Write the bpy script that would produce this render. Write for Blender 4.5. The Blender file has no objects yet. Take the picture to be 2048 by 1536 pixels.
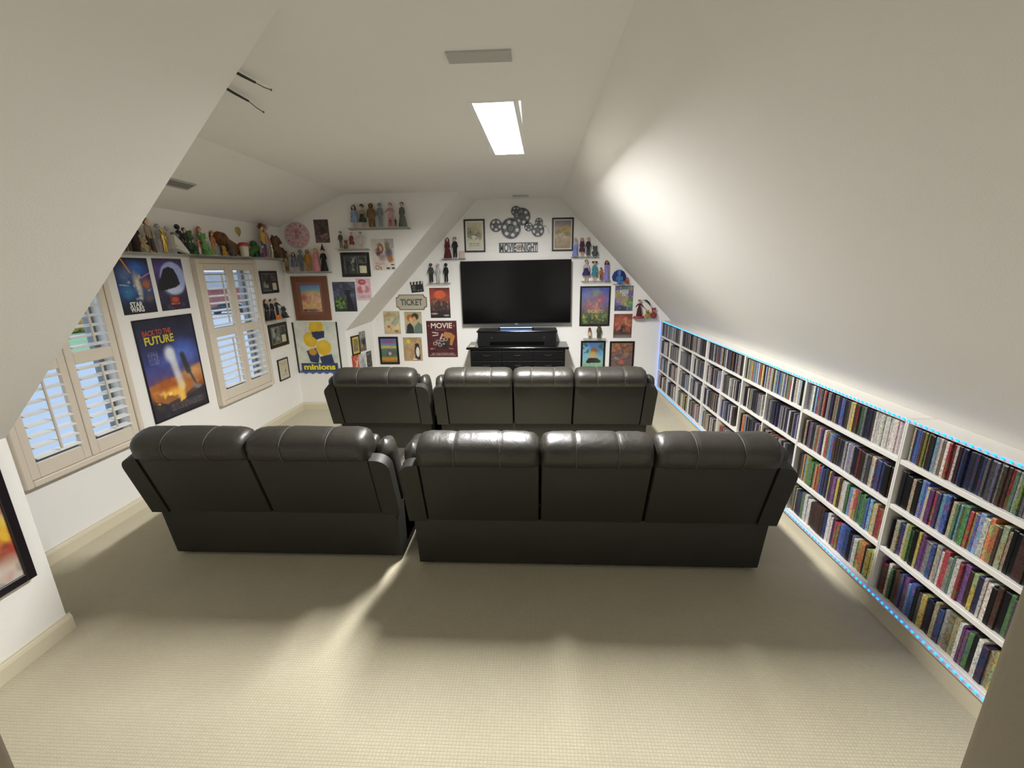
import bpy, bmesh, math, random
import numpy as np
from mathutils import Vector, Matrix, Euler

# ------------------------------------------------------------------ scene, camera, light
SC = bpy.context.scene
COL = SC.collection
R = random.Random(7)

cam_data = bpy.data.cameras.new('camera')
cam = bpy.data.objects.new('camera', cam_data)
COL.objects.link(cam)
cam_data.sensor_width = 36.0
cam_data.lens = 858.911 / 2048 * 36.0
cam_data.clip_start = 0.02
cam_data.clip_end = 200
def aim(pitch, yaw, roll):
    cy, sy = math.cos(yaw), math.sin(yaw)
    f = Vector((sy*math.cos(pitch), cy*math.cos(pitch), -math.sin(pitch)))
    r = Vector((cy, -sy, 0)); u = r.cross(f)
    c, s = math.cos(roll), math.sin(roll)
    r2 = c*r + s*u; u2 = -s*r + c*u
    return Matrix((r2, u2, -f)).transposed().to_4x4()
cam.matrix_world = Matrix.Translation((0, 0, 1.9973)) @ aim(math.radians(14.9483), math.radians(-2.8174), math.radians(-0.8034))
SC.camera = cam

SC.view_settings.view_transform = 'Standard'
SC.view_settings.look = 'None'
SC.view_settings.gamma = 1.0
SC.view_settings.use_curve_mapping = False
SC.view_settings.exposure = 0.0
LAMP = 265.0         # ceiling panel, watts
SKY = 1.7           # overcast daylight outside the windows
LED = 4.5            # shelf light strip

world = bpy.data.worlds.new('world')
SC.world = world
world.use_nodes = True
_bg = world.node_tree.nodes['Background']
_bg.inputs[0].default_value = (0.66, 0.77, 0.95, 1)
_bg.inputs[1].default_value = SKY

# the ceiling panel's light: a wide area lamp, sideways throw cut by added recess walls
_al = bpy.data.lights.new('panel_light', 'AREA'); _al.shape = 'RECTANGLE'; _al.size = .24; _al.size_y = 1.2
_al.energy = LAMP; _al.color = (1.0, .995, 1.0); _al.spread = math.radians(176)
_ao = bpy.data.objects.new('panel_light', _al); COL.objects.link(_ao)
_ao.location = (-.22, 3.59, 3.062); _ao.rotation_euler = (0, 0, math.radians(-2.0))

# ------------------------------------------------------------------ helpers
def lin(c):
    return tuple((x/12.92 if x <= 0.04045 else ((x+0.055)/1.055)**2.4) for x in c)
def S(h):
    if isinstance(h, str):
        h = h.lstrip('#')
        h = tuple(int(h[i:i+2], 16)/255 for i in (0, 2, 4))
    return lin(h)
MATS = {}
def mat(name, col, rough=0.6, metal=0.0, bump=0.0, bscale=200.0, spec=0.5, coat=0.0, vary=0.0, vscale=3.0):
    if name in MATS: return MATS[name]
    m = bpy.data.materials.new(name); m.use_nodes = True
    nt = m.node_tree; b = nt.nodes['Principled BSDF']
    c = S(col)
    b.inputs['Base Color'].default_value = (*c, 1)
    b.inputs['Roughness'].default_value = rough
    b.inputs['Metallic'].default_value = metal
    b.inputs['Specular IOR Level'].default_value = spec
    b.inputs['Coat Weight'].default_value = coat
    tc = nt.nodes.new('ShaderNodeTexCoord')
    if vary:
        n = nt.nodes.new('ShaderNodeTexNoise'); n.inputs['Scale'].default_value = vscale; n.inputs['Detail'].default_value = 4
        nt.links.new(tc.outputs['Object'], n.inputs['Vector'])
        rp = nt.nodes.new('ShaderNodeMix'); rp.data_type = 'RGBA'
        rp.inputs['A'].default_value = (*[x*(1-vary) for x in c], 1)
        rp.inputs['B'].default_value = (*[min(1, x*(1+vary)) for x in c], 1)
        nt.links.new(n.outputs['Fac'], rp.inputs['Factor'])
        nt.links.new(rp.outputs['Result'], b.inputs['Base Color'])
    if bump:
        n = nt.nodes.new('ShaderNodeTexNoise'); n.inputs['Scale'].default_value = bscale; n.inputs['Detail'].default_value = 3
        nt.links.new(tc.outputs['Object'], n.inputs['Vector'])
        bp = nt.nodes.new('ShaderNodeBump'); bp.inputs['Strength'].default_value = bump; bp.inputs['Distance'].default_value = 0.004
        nt.links.new(n.outputs['Fac'], bp.inputs['Height'])
        nt.links.new(bp.outputs['Normal'], b.inputs['Normal'])
    MATS[name] = m
    return m
def emit(name, col, strength):
    if name in MATS: return MATS[name]
    m = bpy.data.materials.new(name); m.use_nodes = True
    b = m.node_tree.nodes['Principled BSDF']
    b.inputs['Base Color'].default_value = (*S(col), 1)
    b.inputs['Emission Color'].default_value = (*S(col), 1)
    b.inputs['Emission Strength'].default_value = strength
    MATS[name] = m
    return m

class MB:
    """collects shapes, links them as one mesh object"""
    def __init__(s): s.v = []; s.f = []
    def add(s, vs, fs):
        o = len(s.v); s.v += [tuple(v) for v in vs]; s.f += [tuple(i+o for i in f) for f in fs]; return s
    def box(s, x0, x1, y0, y1, z0, z1):
        vs = [(x0,y0,z0),(x1,y0,z0),(x1,y1,z0),(x0,y1,z0),(x0,y0,z1),(x1,y0,z1),(x1,y1,z1),(x0,y1,z1)]
        return s.add(vs, [(3,2,1,0),(4,5,6,7),(0,1,5,4),(1,2,6,5),(2,3,7,6),(3,0,4,7)])
    def rbox(s, x0, x1, y0, y1, z0, z1, r=0.01, seg=2, M=None):
        bm = bmesh.new()
        bmesh.ops.create_cube(bm, size=1.0)
        for v in bm.verts:
            v.co = Vector((x0+(v.co.x+.5)*(x1-x0), y0+(v.co.y+.5)*(y1-y0), z0+(v.co.z+.5)*(z1-z0)))
        bmesh.ops.bevel(bm, geom=bm.edges[:], offset=r, segments=seg, profile=0.5, affect='EDGES')
        if M is not None: bmesh.ops.transform(bm, matrix=M, verts=bm.verts[:])
        bm.verts.index_update()
        s.add([v.co[:] for v in bm.verts], [[v.index for v in f.verts] for f in bm.faces]); bm.free(); return s
    def prism(s, pts, vec):
        n = len(pts); vec = Vector(vec)
        vs = [tuple(p) for p in pts] + [tuple(Vector(p)+vec) for p in pts]
        a = Vector((0,0,0))
        for i in range(n):
            p, q = Vector(pts[i]), Vector(pts[(i+1) % n]); a += p.cross(q)
        fl = a.dot(vec) > 0
        fs = [tuple(range(n)), tuple(range(2*n-1, n-1, -1))]
        fs += [((i+1) % n, i, i+n, (i+1) % n + n) for i in range(n)]
        if fl: fs = [tuple(reversed(f)) for f in fs]
        return s.add(vs, fs)
    def loft(s, rings, cap=True, closed=True):
        n = len(rings[0]); o = len(s.v)
        for r in rings: s.v += [tuple(p) for p in r]
        for k in range(len(rings)-1):
            for i in range(n if closed else n-1):
                j = (i+1) % n
                s.f.append((o+k*n+i, o+k*n+j, o+(k+1)*n+j, o+(k+1)*n+i))
        if cap and closed:
            s.f.append(tuple(o+i for i in reversed(range(n))))
            s.f.append(tuple(o+(len(rings)-1)*n+i for i in range(n)))
        return s
    def tube(s, pts, rad, n=8):
        pts = [Vector(p) for p in pts]
        if not isinstance(rad, (list, tuple)): rad = [rad]*len(pts)
        rings = []
        for k, p in enumerate(pts):
            d = (pts[min(k+1, len(pts)-1)] - pts[max(k-1, 0)]).normalized()
            a = d.cross(Vector((0.13, 0.31, 0.94)));
            if a.length < 1e-3: a = d.cross(Vector((1, 0, 0)))
            a.normalize(); b = d.cross(a)
            rings.append([p + rad[k]*(a*math.cos(2*math.pi*i/n) + b*math.sin(2*math.pi*i/n)) for i in range(n)])
        return s.loft(rings)
    def lathe(s, prof, c=(0,0,0), n=14, sx=1.0, sy=1.0):
        """prof: (radius, z) bottom to top, around z"""
        rings = [[(c[0]+max(r,1e-4)*sx*math.cos(2*math.pi*i/n), c[1]+max(r,1e-4)*sy*math.sin(2*math.pi*i/n), c[2]+z) for i in range(n)] for r, z in prof]
        return s.loft(rings)
    def ell(s, c, rx, ry, rz, n=12, m=8, M=None):
        rings = []
        for k in range(m+1):
            t = -math.pi/2 + math.pi*k/m
            rr = max(math.cos(t), 1e-3)
            ring = [Vector((rx*rr*math.cos(2*math.pi*i/n), ry*rr*math.sin(2*math.pi*i/n), rz*math.sin(t))) for i in range(n)]
            if M is not None: ring = [M @ p for p in ring]
            rings.append([Vector(c)+p for p in ring])
        return s.loft(rings)
    def disc(s, c, r, depth, n=24, hole=0.0):
        """disc in the local XZ plane, thickness along +y"""
        o = [(c[0]+r*math.cos(2*math.pi*i/n), c[1], c[2]+r*math.sin(2*math.pi*i/n)) for i in range(n)]
        if not hole: return s.prism(o, (0, depth, 0))
        h = [(c[0]+hole*math.cos(2*math.pi*i/n), c[1], c[2]+hole*math.sin(2*math.pi*i/n)) for i in range(n)]
        ob = [(x, y+depth, z) for x, y, z in o]; hb = [(x, y+depth, z) for x, y, z in h]
        vs = o+h+ob+hb; fs = []
        for i in range(n):
            j = (i+1) % n
            fs += [(i, j, n+j, n+i), (2*n+j, 2*n+i, 3*n+i, 3*n+j), (j, i, 2*n+i, 2*n+j), (n+i, n+j, 3*n+j, 3*n+i)]
        return s.add(vs, fs)
    def mesh(s, name, smooth=False, angle=40):
        me = bpy.data.meshes.new(name)
        me.from_pydata(s.v, [], s.f); me.update()
        bm = bmesh.new(); bm.from_mesh(me); bmesh.ops.recalc_face_normals(bm, faces=bm.faces[:]); bm.to_mesh(me); bm.free()
        if smooth:
            me.polygons.foreach_set('use_smooth', [True]*len(me.polygons))
            me.set_sharp_from_angle(angle=math.radians(angle))
        return me
    def obj(s, name, m, parent=None, smooth=False, angle=40):
        me = s.mesh(name, smooth, angle)
        if m is not None: me.materials.append(m)
        return link(name, me, parent)
def link(name, data, parent=None):
    o = bpy.data.objects.new(name, data); COL.objects.link(o)
    if parent is not None: o.parent = parent
    return o
def tag(o, label, cat, group=None):
    o['label'] = label; o['category'] = cat
    if group: o['group'] = group
    return o
def thing(name, label, cat, loc=(0,0,0), rz=0.0, group=None):
    o = bpy.data.objects.new(name, None); COL.objects.link(o)
    o.empty_display_size = 0.05
    o.location = loc; o.rotation_euler = (0, 0, rz)
    return tag(o, label, cat, group)
def struct(o):
    o['kind'] = 'structure'; return o
def copy_tree(o, parent=None):
    c = o.copy(); COL.objects.link(c)
    if parent is not None: c.parent = parent
    for ch in list(o.children): copy_tree(ch, c)
    return c
def text_mesh(txt, w, h, bold=0.0, depth=0.002, spacing=1.0):
    """flat lettering in the local XZ plane facing -y, fitted into w x h about the origin"""
    cu = bpy.data.curves.new('lettering', 'FONT'); cu.body = txt; cu.size = 1; cu.offset = bold; cu.extrude = 0.01
    cu.align_x = 'CENTER'; cu.space_character = spacing; cu.resolution_u = 3; cu.space_line = 0.85
    o = bpy.data.objects.new('lettering', cu); COL.objects.link(o)
    bpy.context.view_layer.update()
    me = bpy.data.meshes.new_from_object(o.evaluated_get(bpy.context.evaluated_depsgraph_get()))
    bpy.data.objects.remove(o); bpy.data.curves.remove(cu)
    n = len(me.vertices); a = np.empty(n*3, np.float32); me.vertices.foreach_get('co', a); a = a.reshape(n, 3)
    lo, hi = a.min(0), a.max(0)
    b = np.empty_like(a)
    b[:,0] = ((a[:,0]-lo[0])/(hi[0]-lo[0]) - .5)*w
    b[:,2] = ((a[:,1]-lo[1])/(hi[1]-lo[1]) - .5)*h
    b[:,1] = -((a[:,2]-lo[2])/(hi[2]-lo[2]))*depth
    me.vertices.foreach_set('co', b.ravel()); me.update()
    me.name = 'lettering'
    return me
def lettering(txt, w, h, m, parent, x, y, z, bold=0.0, depth=0.002, label=None, shear=0.0, name='lettering'):
    me = text_mesh(txt, w, h, bold, depth)
    me.materials.append(m)
    o = link(name, me, parent); o.location = (x, y, z)
    if label: o['label'] = label
    return o

# ------------------------------------------------------------------ surface materials
M_WALL = mat('wall_paint', '#f2f0ea', 0.75, bump=0.10, bscale=140, vary=0.012)
M_CEIL = mat('ceiling_paint', '#efede7', 0.85, bump=0.12, bscale=160, vary=0.012)
M_TRIM = mat('trim_paint', '#d6cdb4', 0.5, vary=0.02)
M_SHUT = mat('shutter_paint', '#dacfbd', 0.45, vary=0.02)
M_SLAT = mat('louver_paint', '#e6e2da', 0.4)
M_WHITE = mat('bookcase_paint', '#e2dfd8', 0.4, vary=0.02)
M_BLACK = mat('black_satin', '#0d0d0e', 0.35, vary=0.1)
M_FRAME = mat('black_frame', '#17140f', 0.35, vary=0.15, vscale=30)
M_CARPET = None
def carpet():
    m = bpy.data.materials.new('carpet'); m.use_nodes = True
    nt = m.node_tree; b = nt.nodes['Principled BSDF']; L = nt.links
    b.inputs['Roughness'].default_value = 0.95; b.inputs['Specular IOR Level'].default_value = 0.15
    b.inputs['Sheen Weight'].default_value = 0.15
    tc = nt.nodes.new('ShaderNodeTexCoord')
    n1 = nt.nodes.new('ShaderNodeTexNoise'); n1.inputs['Scale'].default_value = 2.2; n1.inputs['Detail'].default_value = 5
    n2 = nt.nodes.new('ShaderNodeTexNoise'); n2.inputs['Scale'].default_value = 150; n2.inputs['Detail'].default_value = 2
    br = nt.nodes.new('ShaderNodeTexBrick'); br.inputs['Scale'].default_value = 1.0
    br.inputs['Brick Width'].default_value = 0.016; br.inputs['Row Height'].default_value = 0.014; br.inputs['Mortar Size'].default_value = 0.0026
    br.inputs['Mortar Smooth'].default_value = 1.0; br.offset = 0.0
    br.inputs['Color1'].default_value = (1,1,1,1); br.inputs['Color2'].default_value = (.86,.86,.86,1); br.inputs['Mortar'].default_value = (.62,.62,.62,1)
    for n in (n1, n2, br): L.new(tc.outputs['Object'], n.inputs['Vector'])
    mx = nt.nodes.new('ShaderNodeMix'); mx.data_type = 'RGBA'
    mx.inputs['A'].default_value = (*S('#c4bb9f'), 1); mx.inputs['B'].default_value = (*S('#d3cbb1'), 1)
    L.new(n1.outputs['Fac'], mx.inputs['Factor'])
    m2 = nt.nodes.new('ShaderNodeMix'); m2.data_type = 'RGBA'; m2.blend_type = 'MULTIPLY'; m2.inputs['Factor'].default_value = 0.35
    L.new(mx.outputs['Result'], m2.inputs['A']); L.new(br.outputs['Color'], m2.inputs['B'])
    m3 = nt.nodes.new('ShaderNodeMix'); m3.data_type = 'RGBA'; m3.blend_type = 'MULTIPLY'; m3.inputs['Factor'].default_value = 0.25
    L.new(m2.outputs['Result'], m3.inputs['A']); L.new(n2.outputs['Color'], m3.inputs['B'])
    L.new(m3.outputs['Result'], b.inputs['Base Color'])
    ad = nt.nodes.new('ShaderNodeMath'); ad.operation = 'ADD'
    L.new(br.outputs['Fac'], ad.inputs[0]); L.new(n2.outputs['Fac'], ad.inputs[1])
    bp = nt.nodes.new('ShaderNodeBump'); bp.inputs['Strength'].default_value = 0.5; bp.inputs['Distance'].default_value = 0.003; bp.invert = True
    L.new(ad.outputs[0], bp.inputs['Height']); L.new(bp.outputs['Normal'], b.inputs['Normal'])
    return m
M_CARPET = carpet()

# ------------------------------------------------------------------ room shell (metres; y runs away from the doorway)
XW, XK, XR, YB, YC, YN, ZC = -3.447, -2.69, 1.984, 6.728, 6.024, 1.93, 2.988
def wall(name, m=M_WALL): pass
struct(MB().box(-3.6, 2.3, -1.4, 6.9, -0.1, 0).obj('floor', M_CARPET))
mb = MB()
for q in ((-2.52, -.372, .2, 6.9), (-.068, .55, .2, 6.9), (-.372, -.068, .2, 2.968), (-.372, -.068, 4.212, 6.9)): mb.box(*q, ZC, ZC+.1)
struct(mb.obj('ceiling', M_CEIL))
struct(MB().prism([(-2.50, 1.80, ZC), (-3.62, 1.80, ZC-0.42*1.12), (-3.62, 1.80, 3.15), (-2.50, 1.80, 3.15)], (0, 4.35, 0)).obj('ceiling_dormer', M_CEIL))
# main left slope, near side
struct(MB().prism([(-0.965, 0.2, 2.995), (-2.95, 0.2, 0.93), (-3.05, 0.2, 1.0), (-1.0, 0.2, 3.08)], (0, YN-0.2, 0)).obj('ceiling_left', M_CEIL))
struct(MB().box(-2.80, XK, 0.2, YN, 0, 1.25).obj('wall_left_near', M_WALL))
struct(MB().prism([(-3.6, 1.80, 0), (-2.75, 1.80, 0), (-2.75, 1.80, 1.2), (-1.03, 1.80, 2.99), (-1.03, 1.80, 3.05), (-3.6, 1.80, 3.05)], (0, YN-1.80, 0)).obj('wall_dormer_near', M_WALL))
# dormer window wall with two openings
W1, W2 = (2.50, 3.33, 0.70, 2.08), (4.40, 5.28, 0.68, 2.09)
mb = MB()
xa, xb = XW-0.15, XW
mb.box(xa, xb, 1.8, W1[0], 0, 2.62); mb.box(xa, xb, W1[1], W2[0], 0, 2.62); mb.box(xa, xb, W2[1], 6.12, 0, 2.62)
for w in (W1, W2):
    mb.box(xa, xb, w[0], w[1], 0, w[2]); mb.box(xa, xb, w[0], w[1], w[3], 2.62)
struct(mb.obj('wall_left', M_WALL))
struct(MB().prism([(-3.6, YC, 0), (-2.683, YC, 0), (-2.683, YC, 1.17), (-0.94, YC, 2.99), (-0.94, YC, 3.05), (-3.6, YC, 3.05)], (0, 0.05, 0)).obj('wall_dormer_far', M_WALL))
struct(MB().prism([(-0.932, YC+.012, 2.998), (-2.675, YC+.012, 1.178), (-2.53, YB+.02, 1.235), (-0.79, YB+.02, 3.0)], (-0.06, 0, 0.06)).obj('ceiling_left_far', M_CEIL))
struct(MB().prism([(-2.683, YC+.012, 0), (-2.53, YB+.02, 0), (-2.53, YB+.02, 1.26), (-2.683, YC+.012, 1.19)], (-0.06, 0.015, 0)).obj('wall_left_far', M_WALL))
struct(MB().box(-2.95, 2.3, YB, YB+.12, 0, 3.1).obj('wall_back', M_WALL))
struct(MB().prism([(0.385, 0.2, 2.997), (2.22, 0.2, 1.11), (2.30, 0.2, 1.18), (0.46, 0.2, 3.07)], (0, 6.65, 0)).obj('ceiling_right', M_CEIL))
struct(MB().box(2.165, 2.26, 0.2, 6.85, 0, 1.28).obj('wall_right', M_WALL))
# doorway side: wall stubs with rounded corners, header above the frame, and the unlit hall behind
struct(MB().rbox(-2.85, -0.642, 0.22, 0.35, 0, 3.02, 0.012, 3).obj('wall_front_left', M_WALL, smooth=True))
struct(MB().rbox(0.463, 2.3, 0.22, 0.35, 0, 3.02, 0.012, 3).obj('wall_front_right', M_WALL, smooth=True))
M_JAMB_SHADE = mat('jamb_shade_tone', '#8f8570', .55, bump=.1, bscale=90, vary=.04)  # casing colour darkened to put the jamb's shade into the paint
struct(MB().rbox(-0.66, -0.634, 0.205, 0.362, 0, 2.75, 0.008, 2).obj('trim_1', M_JAMB_SHADE, smooth=True))
struct(MB().rbox(0.455, 0.48, 0.205, 0.362, 0, 2.75, 0.008, 2).obj('trim_2', M_JAMB_SHADE, smooth=True))
struct(MB().box(-0.65, 0.47, 0.22, 0.35, 2.75, 3.02).obj('wall_front_header', M_WALL))
mb = MB(); mb.box(-1.3, 1.3, -1.4, -1.3, 0, 3); mb.box(-1.3, -1.2, -1.3, .22, 0, 3); mb.box(1.2, 1.3, -1.3, .22, 0, 3)
struct(mb.obj('wall_hall', M_WALL)); struct(MB().box(-1.3, 1.3, -1.4, .25, 2.9, 3.0).obj('ceiling_hall', M_CEIL))
# baseboards
def base(name, p, q, h=0.11, t=0.016):
    p, q = Vector((*p, 0)), Vector((*q, 0)); d = (q-p).normalized(); n = Vector((-d.y, d.x, 0))
    mb = MB()
    prof = [(0, 0), (t, 0), (t, h*.72), (t*.7, h*.86), (t*.45, h*.93), (t*.45, h), (0, h)]
    mb.prism([p + n*a + Vector((0, 0, b)) for a, b in prof], q-p)
    return struct(mb.obj(name, M_TRIM))
base('baseboard_left_near', (XK, YN+.016), (XK, 0.35))
base('baseboard_dormer', (XW, YC), (XW, 1.93))
base('baseboard_far', (-2.683, YC), (XW, YC))
base('baseboard_left_far', (-2.53, YB), (-2.683, YC))
base('baseboard_back', (2.0, YB), (-2.53, YB))
struct(MB().box(2.008, 2.165, 0.35, YB, 0, 0.118).obj('baseboard_right', M_TRIM))
# ------------------------------------------------------------------ world outside the windows
M_CONC = mat('concrete', '#b9c0c8', 0.9, vary=0.06, vscale=0.4)
M_LAWN = mat('lawn', '#8fae83', 0.95, vary=0.2, vscale=0.6)
M_BRICK = mat('brick_red', '#9a5a55', 0.9, vary=0.15, vscale=2)
M_ROOF = mat('roof_shingle', '#8b8d92', 0.9, vary=0.1, vscale=1)
M_GARAGE = mat('garage_white', '#dfe4ea', 0.6)
M_DARKG = mat('dark_glass', '#26303c', 0.15)
o = struct(MB().box(-90, -4.2, -60, 120, -3.0, -2.9).obj('ground_outside', M_CONC))
o = struct(MB().box(-46, -29, 18, 38.5, -2.9, -2.86).obj('lawn_outside', M_LAWN))
hs = thing('neighbor_house', 'red brick house with grey roof and white garage seen through the shutters', 'house', (-46, 55, -2.9))
MB().box(-9, 0, -24, 26, 0, 2.9).obj('wall', M_BRICK, hs)
MB().prism([(-10, -25, 2.8), (0.6, -25, 2.8), (-4.7, -25, 5.2)], (0, 52, 0)).obj('roof', M_ROOF, hs)
for y in (-18, -9, 12, 20):
    w = MB().box(0.0, 0.06, y, y+2.2, 0.9, 2.3).obj('window', M_GARAGE, hs)
    MB().box(0.06, 0.08, y+.15, y+2.05, 1.0, 2.2).obj('pane', M_DARKG, w)
MB().box(0.0, 0.08, 0, 5, 0, 2.3).obj('garage_door', M_GARAGE, hs)
car = thing('car', 'dark parked car on the driveway outside the far window', 'car', (-38, 53, -2.9), 0.5)
M_CAR = mat('car_paint', '#2c3442', 0.25, coat=0.5)
mb = MB()
prof = [(-2.2, .35), (-2.25, .8), (-1.3, .95), (-.7, 1.42), (.7, 1.45), (1.5, 1.0), (2.2, .85), (2.25, .35)]
mb.prism([(x, -.85, z) for x, z in prof], (0, 1.7, 0)); mb.obj('body', M_CAR, car)
MB().prism([(x, -.87, z) for x, z in [(-1.1, .98), (-.65, 1.36), (.65, 1.38), (1.3, 1.0)]], (0, 1.74, 0)).obj('side_window', M_DARKG, car)
for sx in (-1.35, 1.4):
    for sy in (-.86, .66): MB().disc((sx, sy, .34), .34, .2, 18).obj('wheel', M_BLACK, car)
def bush(x, y, r, h, col, label):
    rr = random.Random(int(x*7+y)); mb = MB()
    for k in range(26):
        a = rr.uniform(0, 6.28); d = rr.uniform(0, r*.75); s_ = rr.uniform(.25, .45)*r
        mb.ell((d*math.cos(a), d*math.sin(a), rr.uniform(.3, 1)*h*.8), s_, s_, s_*.8, 7, 5)
    t = thing('garden_bush', label, 'bush', (x, y, -2.9))
    mb.obj('foliage', mat('leaf_'+col, col, .9, vary=.3, vscale=3), t)
    MB().tube([(0, 0, 0), (0, 0, h*.7)], r*.08).obj('stem', mat('bark', '#5a4a3c', .9), t)
bush(-40.5, 36.3, 2.2, 2.6, '#c9a94a', 'yellow leaved bush at the edge of the lawn outside')
bush(-40, 44.5, 1.6, 1.8, '#6d8a5c', 'small green bush at the end of the lawn outside')

# ------------------------------------------------------------------ windows with glass, and plantation shutters
def front_only(nt, fr, mx):
    """reflect on the face the light enters by, so a thin sheet does not trap slanting light"""
    g = nt.nodes.new('ShaderNodeNewGeometry'); k = nt.nodes.new('ShaderNodeMath'); k.operation = 'SUBTRACT'; k.inputs[0].default_value = 1.0
    q = nt.nodes.new('ShaderNodeMath'); q.operation = 'MULTIPLY'
    nt.links.new(g.outputs['Backfacing'], k.inputs[1]); nt.links.new(fr.outputs[0], q.inputs[0]); nt.links.new(k.outputs[0], q.inputs[1])
    nt.links.new(q.outputs[0], mx.inputs[0])
def glass():
    m = bpy.data.materials.new('window_glass'); m.use_nodes = True
    nt = m.node_tree; nt.nodes.clear()
    out = nt.nodes.new('ShaderNodeOutputMaterial'); mx = nt.nodes.new('ShaderNodeMixShader')
    tr = nt.nodes.new('ShaderNodeBsdfTransparent'); gl = nt.nodes.new('ShaderNodeBsdfGlossy'); fr = nt.nodes.new('ShaderNodeFresnel')
    tr.inputs[0].default_value = (.93, .96, .97, 1); gl.inputs['Roughness'].default_value = 0.02; fr.inputs[0].default_value = 1.45
    front_only(nt, fr, mx); nt.links.new(tr.outputs[0], mx.inputs[1]); nt.links.new(gl.outputs[0], mx.inputs[2])
    nt.links.new(mx.outputs[0], out.inputs[0]); return m
M_GLASS = glass()
M_SASH = mat('sash_grey', '#8d9092', 0.4)
def window(name, w):
    y0, y1, z0, z1 = w
    root = bpy.data.objects.new(name, None); COL.objects.link(root); struct(root)
    root.location = (XW-0.12, (y0+y1)/2, z0)
    W, H = (y1-y0)/2, z1-z0
    mb = MB(); t = 0.045
    mb.box(-.025, .025, -W, -W+t, 0, H); mb.box(-.025, .025, W-t, W, 0, H)
    mb.box(-.025, .025, -W+t, W-t, 0, t); mb.box(-.025, .025, -W+t, W-t, H-t, H)
    mb.box(-.02, .02, -W+t, W-t, H/2-.02, H/2+.02)
    mb.obj('window_frame', M_SASH, root)
    MB().box(-.004, .004, -W+t, W-t, t, H/2-.02).obj('pane', M_GLASS, root)
    MB().box(-.004, .004, -W+t, W-t, H/2+.02, H-t).obj('pane', M_GLASS, root)
    MB().box(.03, .12, -W, W, -.001, .012).obj('window_sill', M_TRIM, root)
window('window_1', W1); window('window_2', W2)
def louver_mesh(L):
    mb = MB(); n = 10
    prof = [(.034*math.cos(2*math.pi*i/n), .0055*math.sin(2*math.pi*i/n)) for i in range(n)]
    mb.prism([(x, -L/2, z) for x, z in prof], (0, L, 0))
    return mb
def shutter(name, label, y0, y1, z0, z1, tilt, zm, rods):
    """frame 6 cm proud of the wall; two panels with two tiers of louvers"""
    t = thing(name, label, 'shutter', (XW, (y0+y1)/2, z0))
    W, H = (y1-y0)/2, z1-z0; fw = 0.045
    def bars(mb, xs, a, b, c, d, w):
        mb.rbox(xs[0], xs[1], a, a+w, c, d, .006, 1); mb.rbox(xs[0], xs[1], b-w, b, c, d, .006, 1)
        mb.rbox(xs[0], xs[1], a+w, b-w, c, c+w, .006, 1); mb.rbox(xs[0], xs[1], a+w, b-w, d-w, d, .006, 1)
    mb = MB(); bars(mb, (0.0, .062), -W, W, 0, H, fw)
    bars(mb, (.0, .04), -W+.012, W-.012, .012, H-.012, fw)
    mb.obj('frame', M_SHUT, t)
    me = louver_mesh(1.0).mesh('louver', True); me.materials.append(M_SLAT)
    for k in range(2):
        a, b = (-W+fw, 0) if k == 0 else (0, W-fw)
        a += .002; b -= .002; c, d = fw+.003, H-fw-.003
        st, rl = .056, .075
        mb = MB(); X = (.022, .052)
        mb.rbox(*X, a, a+st, c, d, .004, 1); mb.rbox(*X, b-st, b, c, d, .004, 1)
        mb.rbox(*X, a+st, b-st, c, c+rl+.03, .004, 1); mb.rbox(*X, a+st, b-st, d-rl, d, .004, 1)
        mb.rbox(*X, a+st, b-st, zm-z0-.045, zm-z0+.045, .004, 1)
        p = mb.obj('shutter_panel', M_SHUT, t)
        for lo, hi in ((c+rl+.03, zm-z0-.045), (zm-z0+.045, d-rl)):
            n = round((hi-lo)/.073); pitch = (hi-lo)/n
            for i in range(n):
                q = link('louver', me, p); q.location = (.037, (a+b)/2, lo+pitch*(i+.5))
                q.scale = (1, b-a-2*st-.004, 1); q.rotation_euler = (0, tilt, 0)
            y = a+st+(b-a-2*st)*rods[k]
            MB().box(.068, .079, y-.006, y+.006, lo+.05, hi-.03).obj('tilt_rod', M_SHUT, p)
shutter('plantation_shutter', 'beige shutter on the window half hidden by the slope, beside the largest poster', 2.45, 3.38, .60, 2.15, math.radians(12), 1.40, (.52, .55))
shutter('plantation_shutter', 'beige shutter on the far window, between the posters and the dormer corner', 4.345, 5.325, .585, 2.15, math.radians(12), 1.375, (.66, .66))

# ------------------------------------------------------------------ ceiling: light panel, vents, cable ends
M_LAMP = emit('lamp_diffuser', '#fff6e8', 5.0)
M_HOUS = mat('lamp_housing', '#f2f2ee', .5)
lp = thing('ceiling_light', 'bright rectangular light panel recessed in the flat ceiling', 'lamp', (-.22, 3.59, ZC), math.radians(-2.0))
MB().box(-.126, .126, -.612, .612, .077, .082).obj('diffuser', M_LAMP, lp)
mb = MB()
for s in (-1, 1):
    mb.box(min(s*.126, s*.130), max(s*.126, s*.130), -.616, .616, -.003, .085); mb.box(-.126, .126, min(s*.612, s*.616), max(s*.612, s*.616), -.003, .085)
    mb.box(min(s*.130, s*.158), max(s*.130, s*.158), -.636, .636, -.003, -.0002); mb.box(-.130, .130, min(s*.616, s*.636), max(s*.616, s*.636), -.003, -.0002)
mb.box(-.130, .130, -.616, .616, .085, .090)
mb.obj('housing', M_HOUS, lp)  # recess depth added so its walls shade the nearby right slope
M_VENT = mat('vent_grey', '#b9b9b2', .5); M_VDARK = mat('vent_dark', '#55554f', .8)
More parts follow.
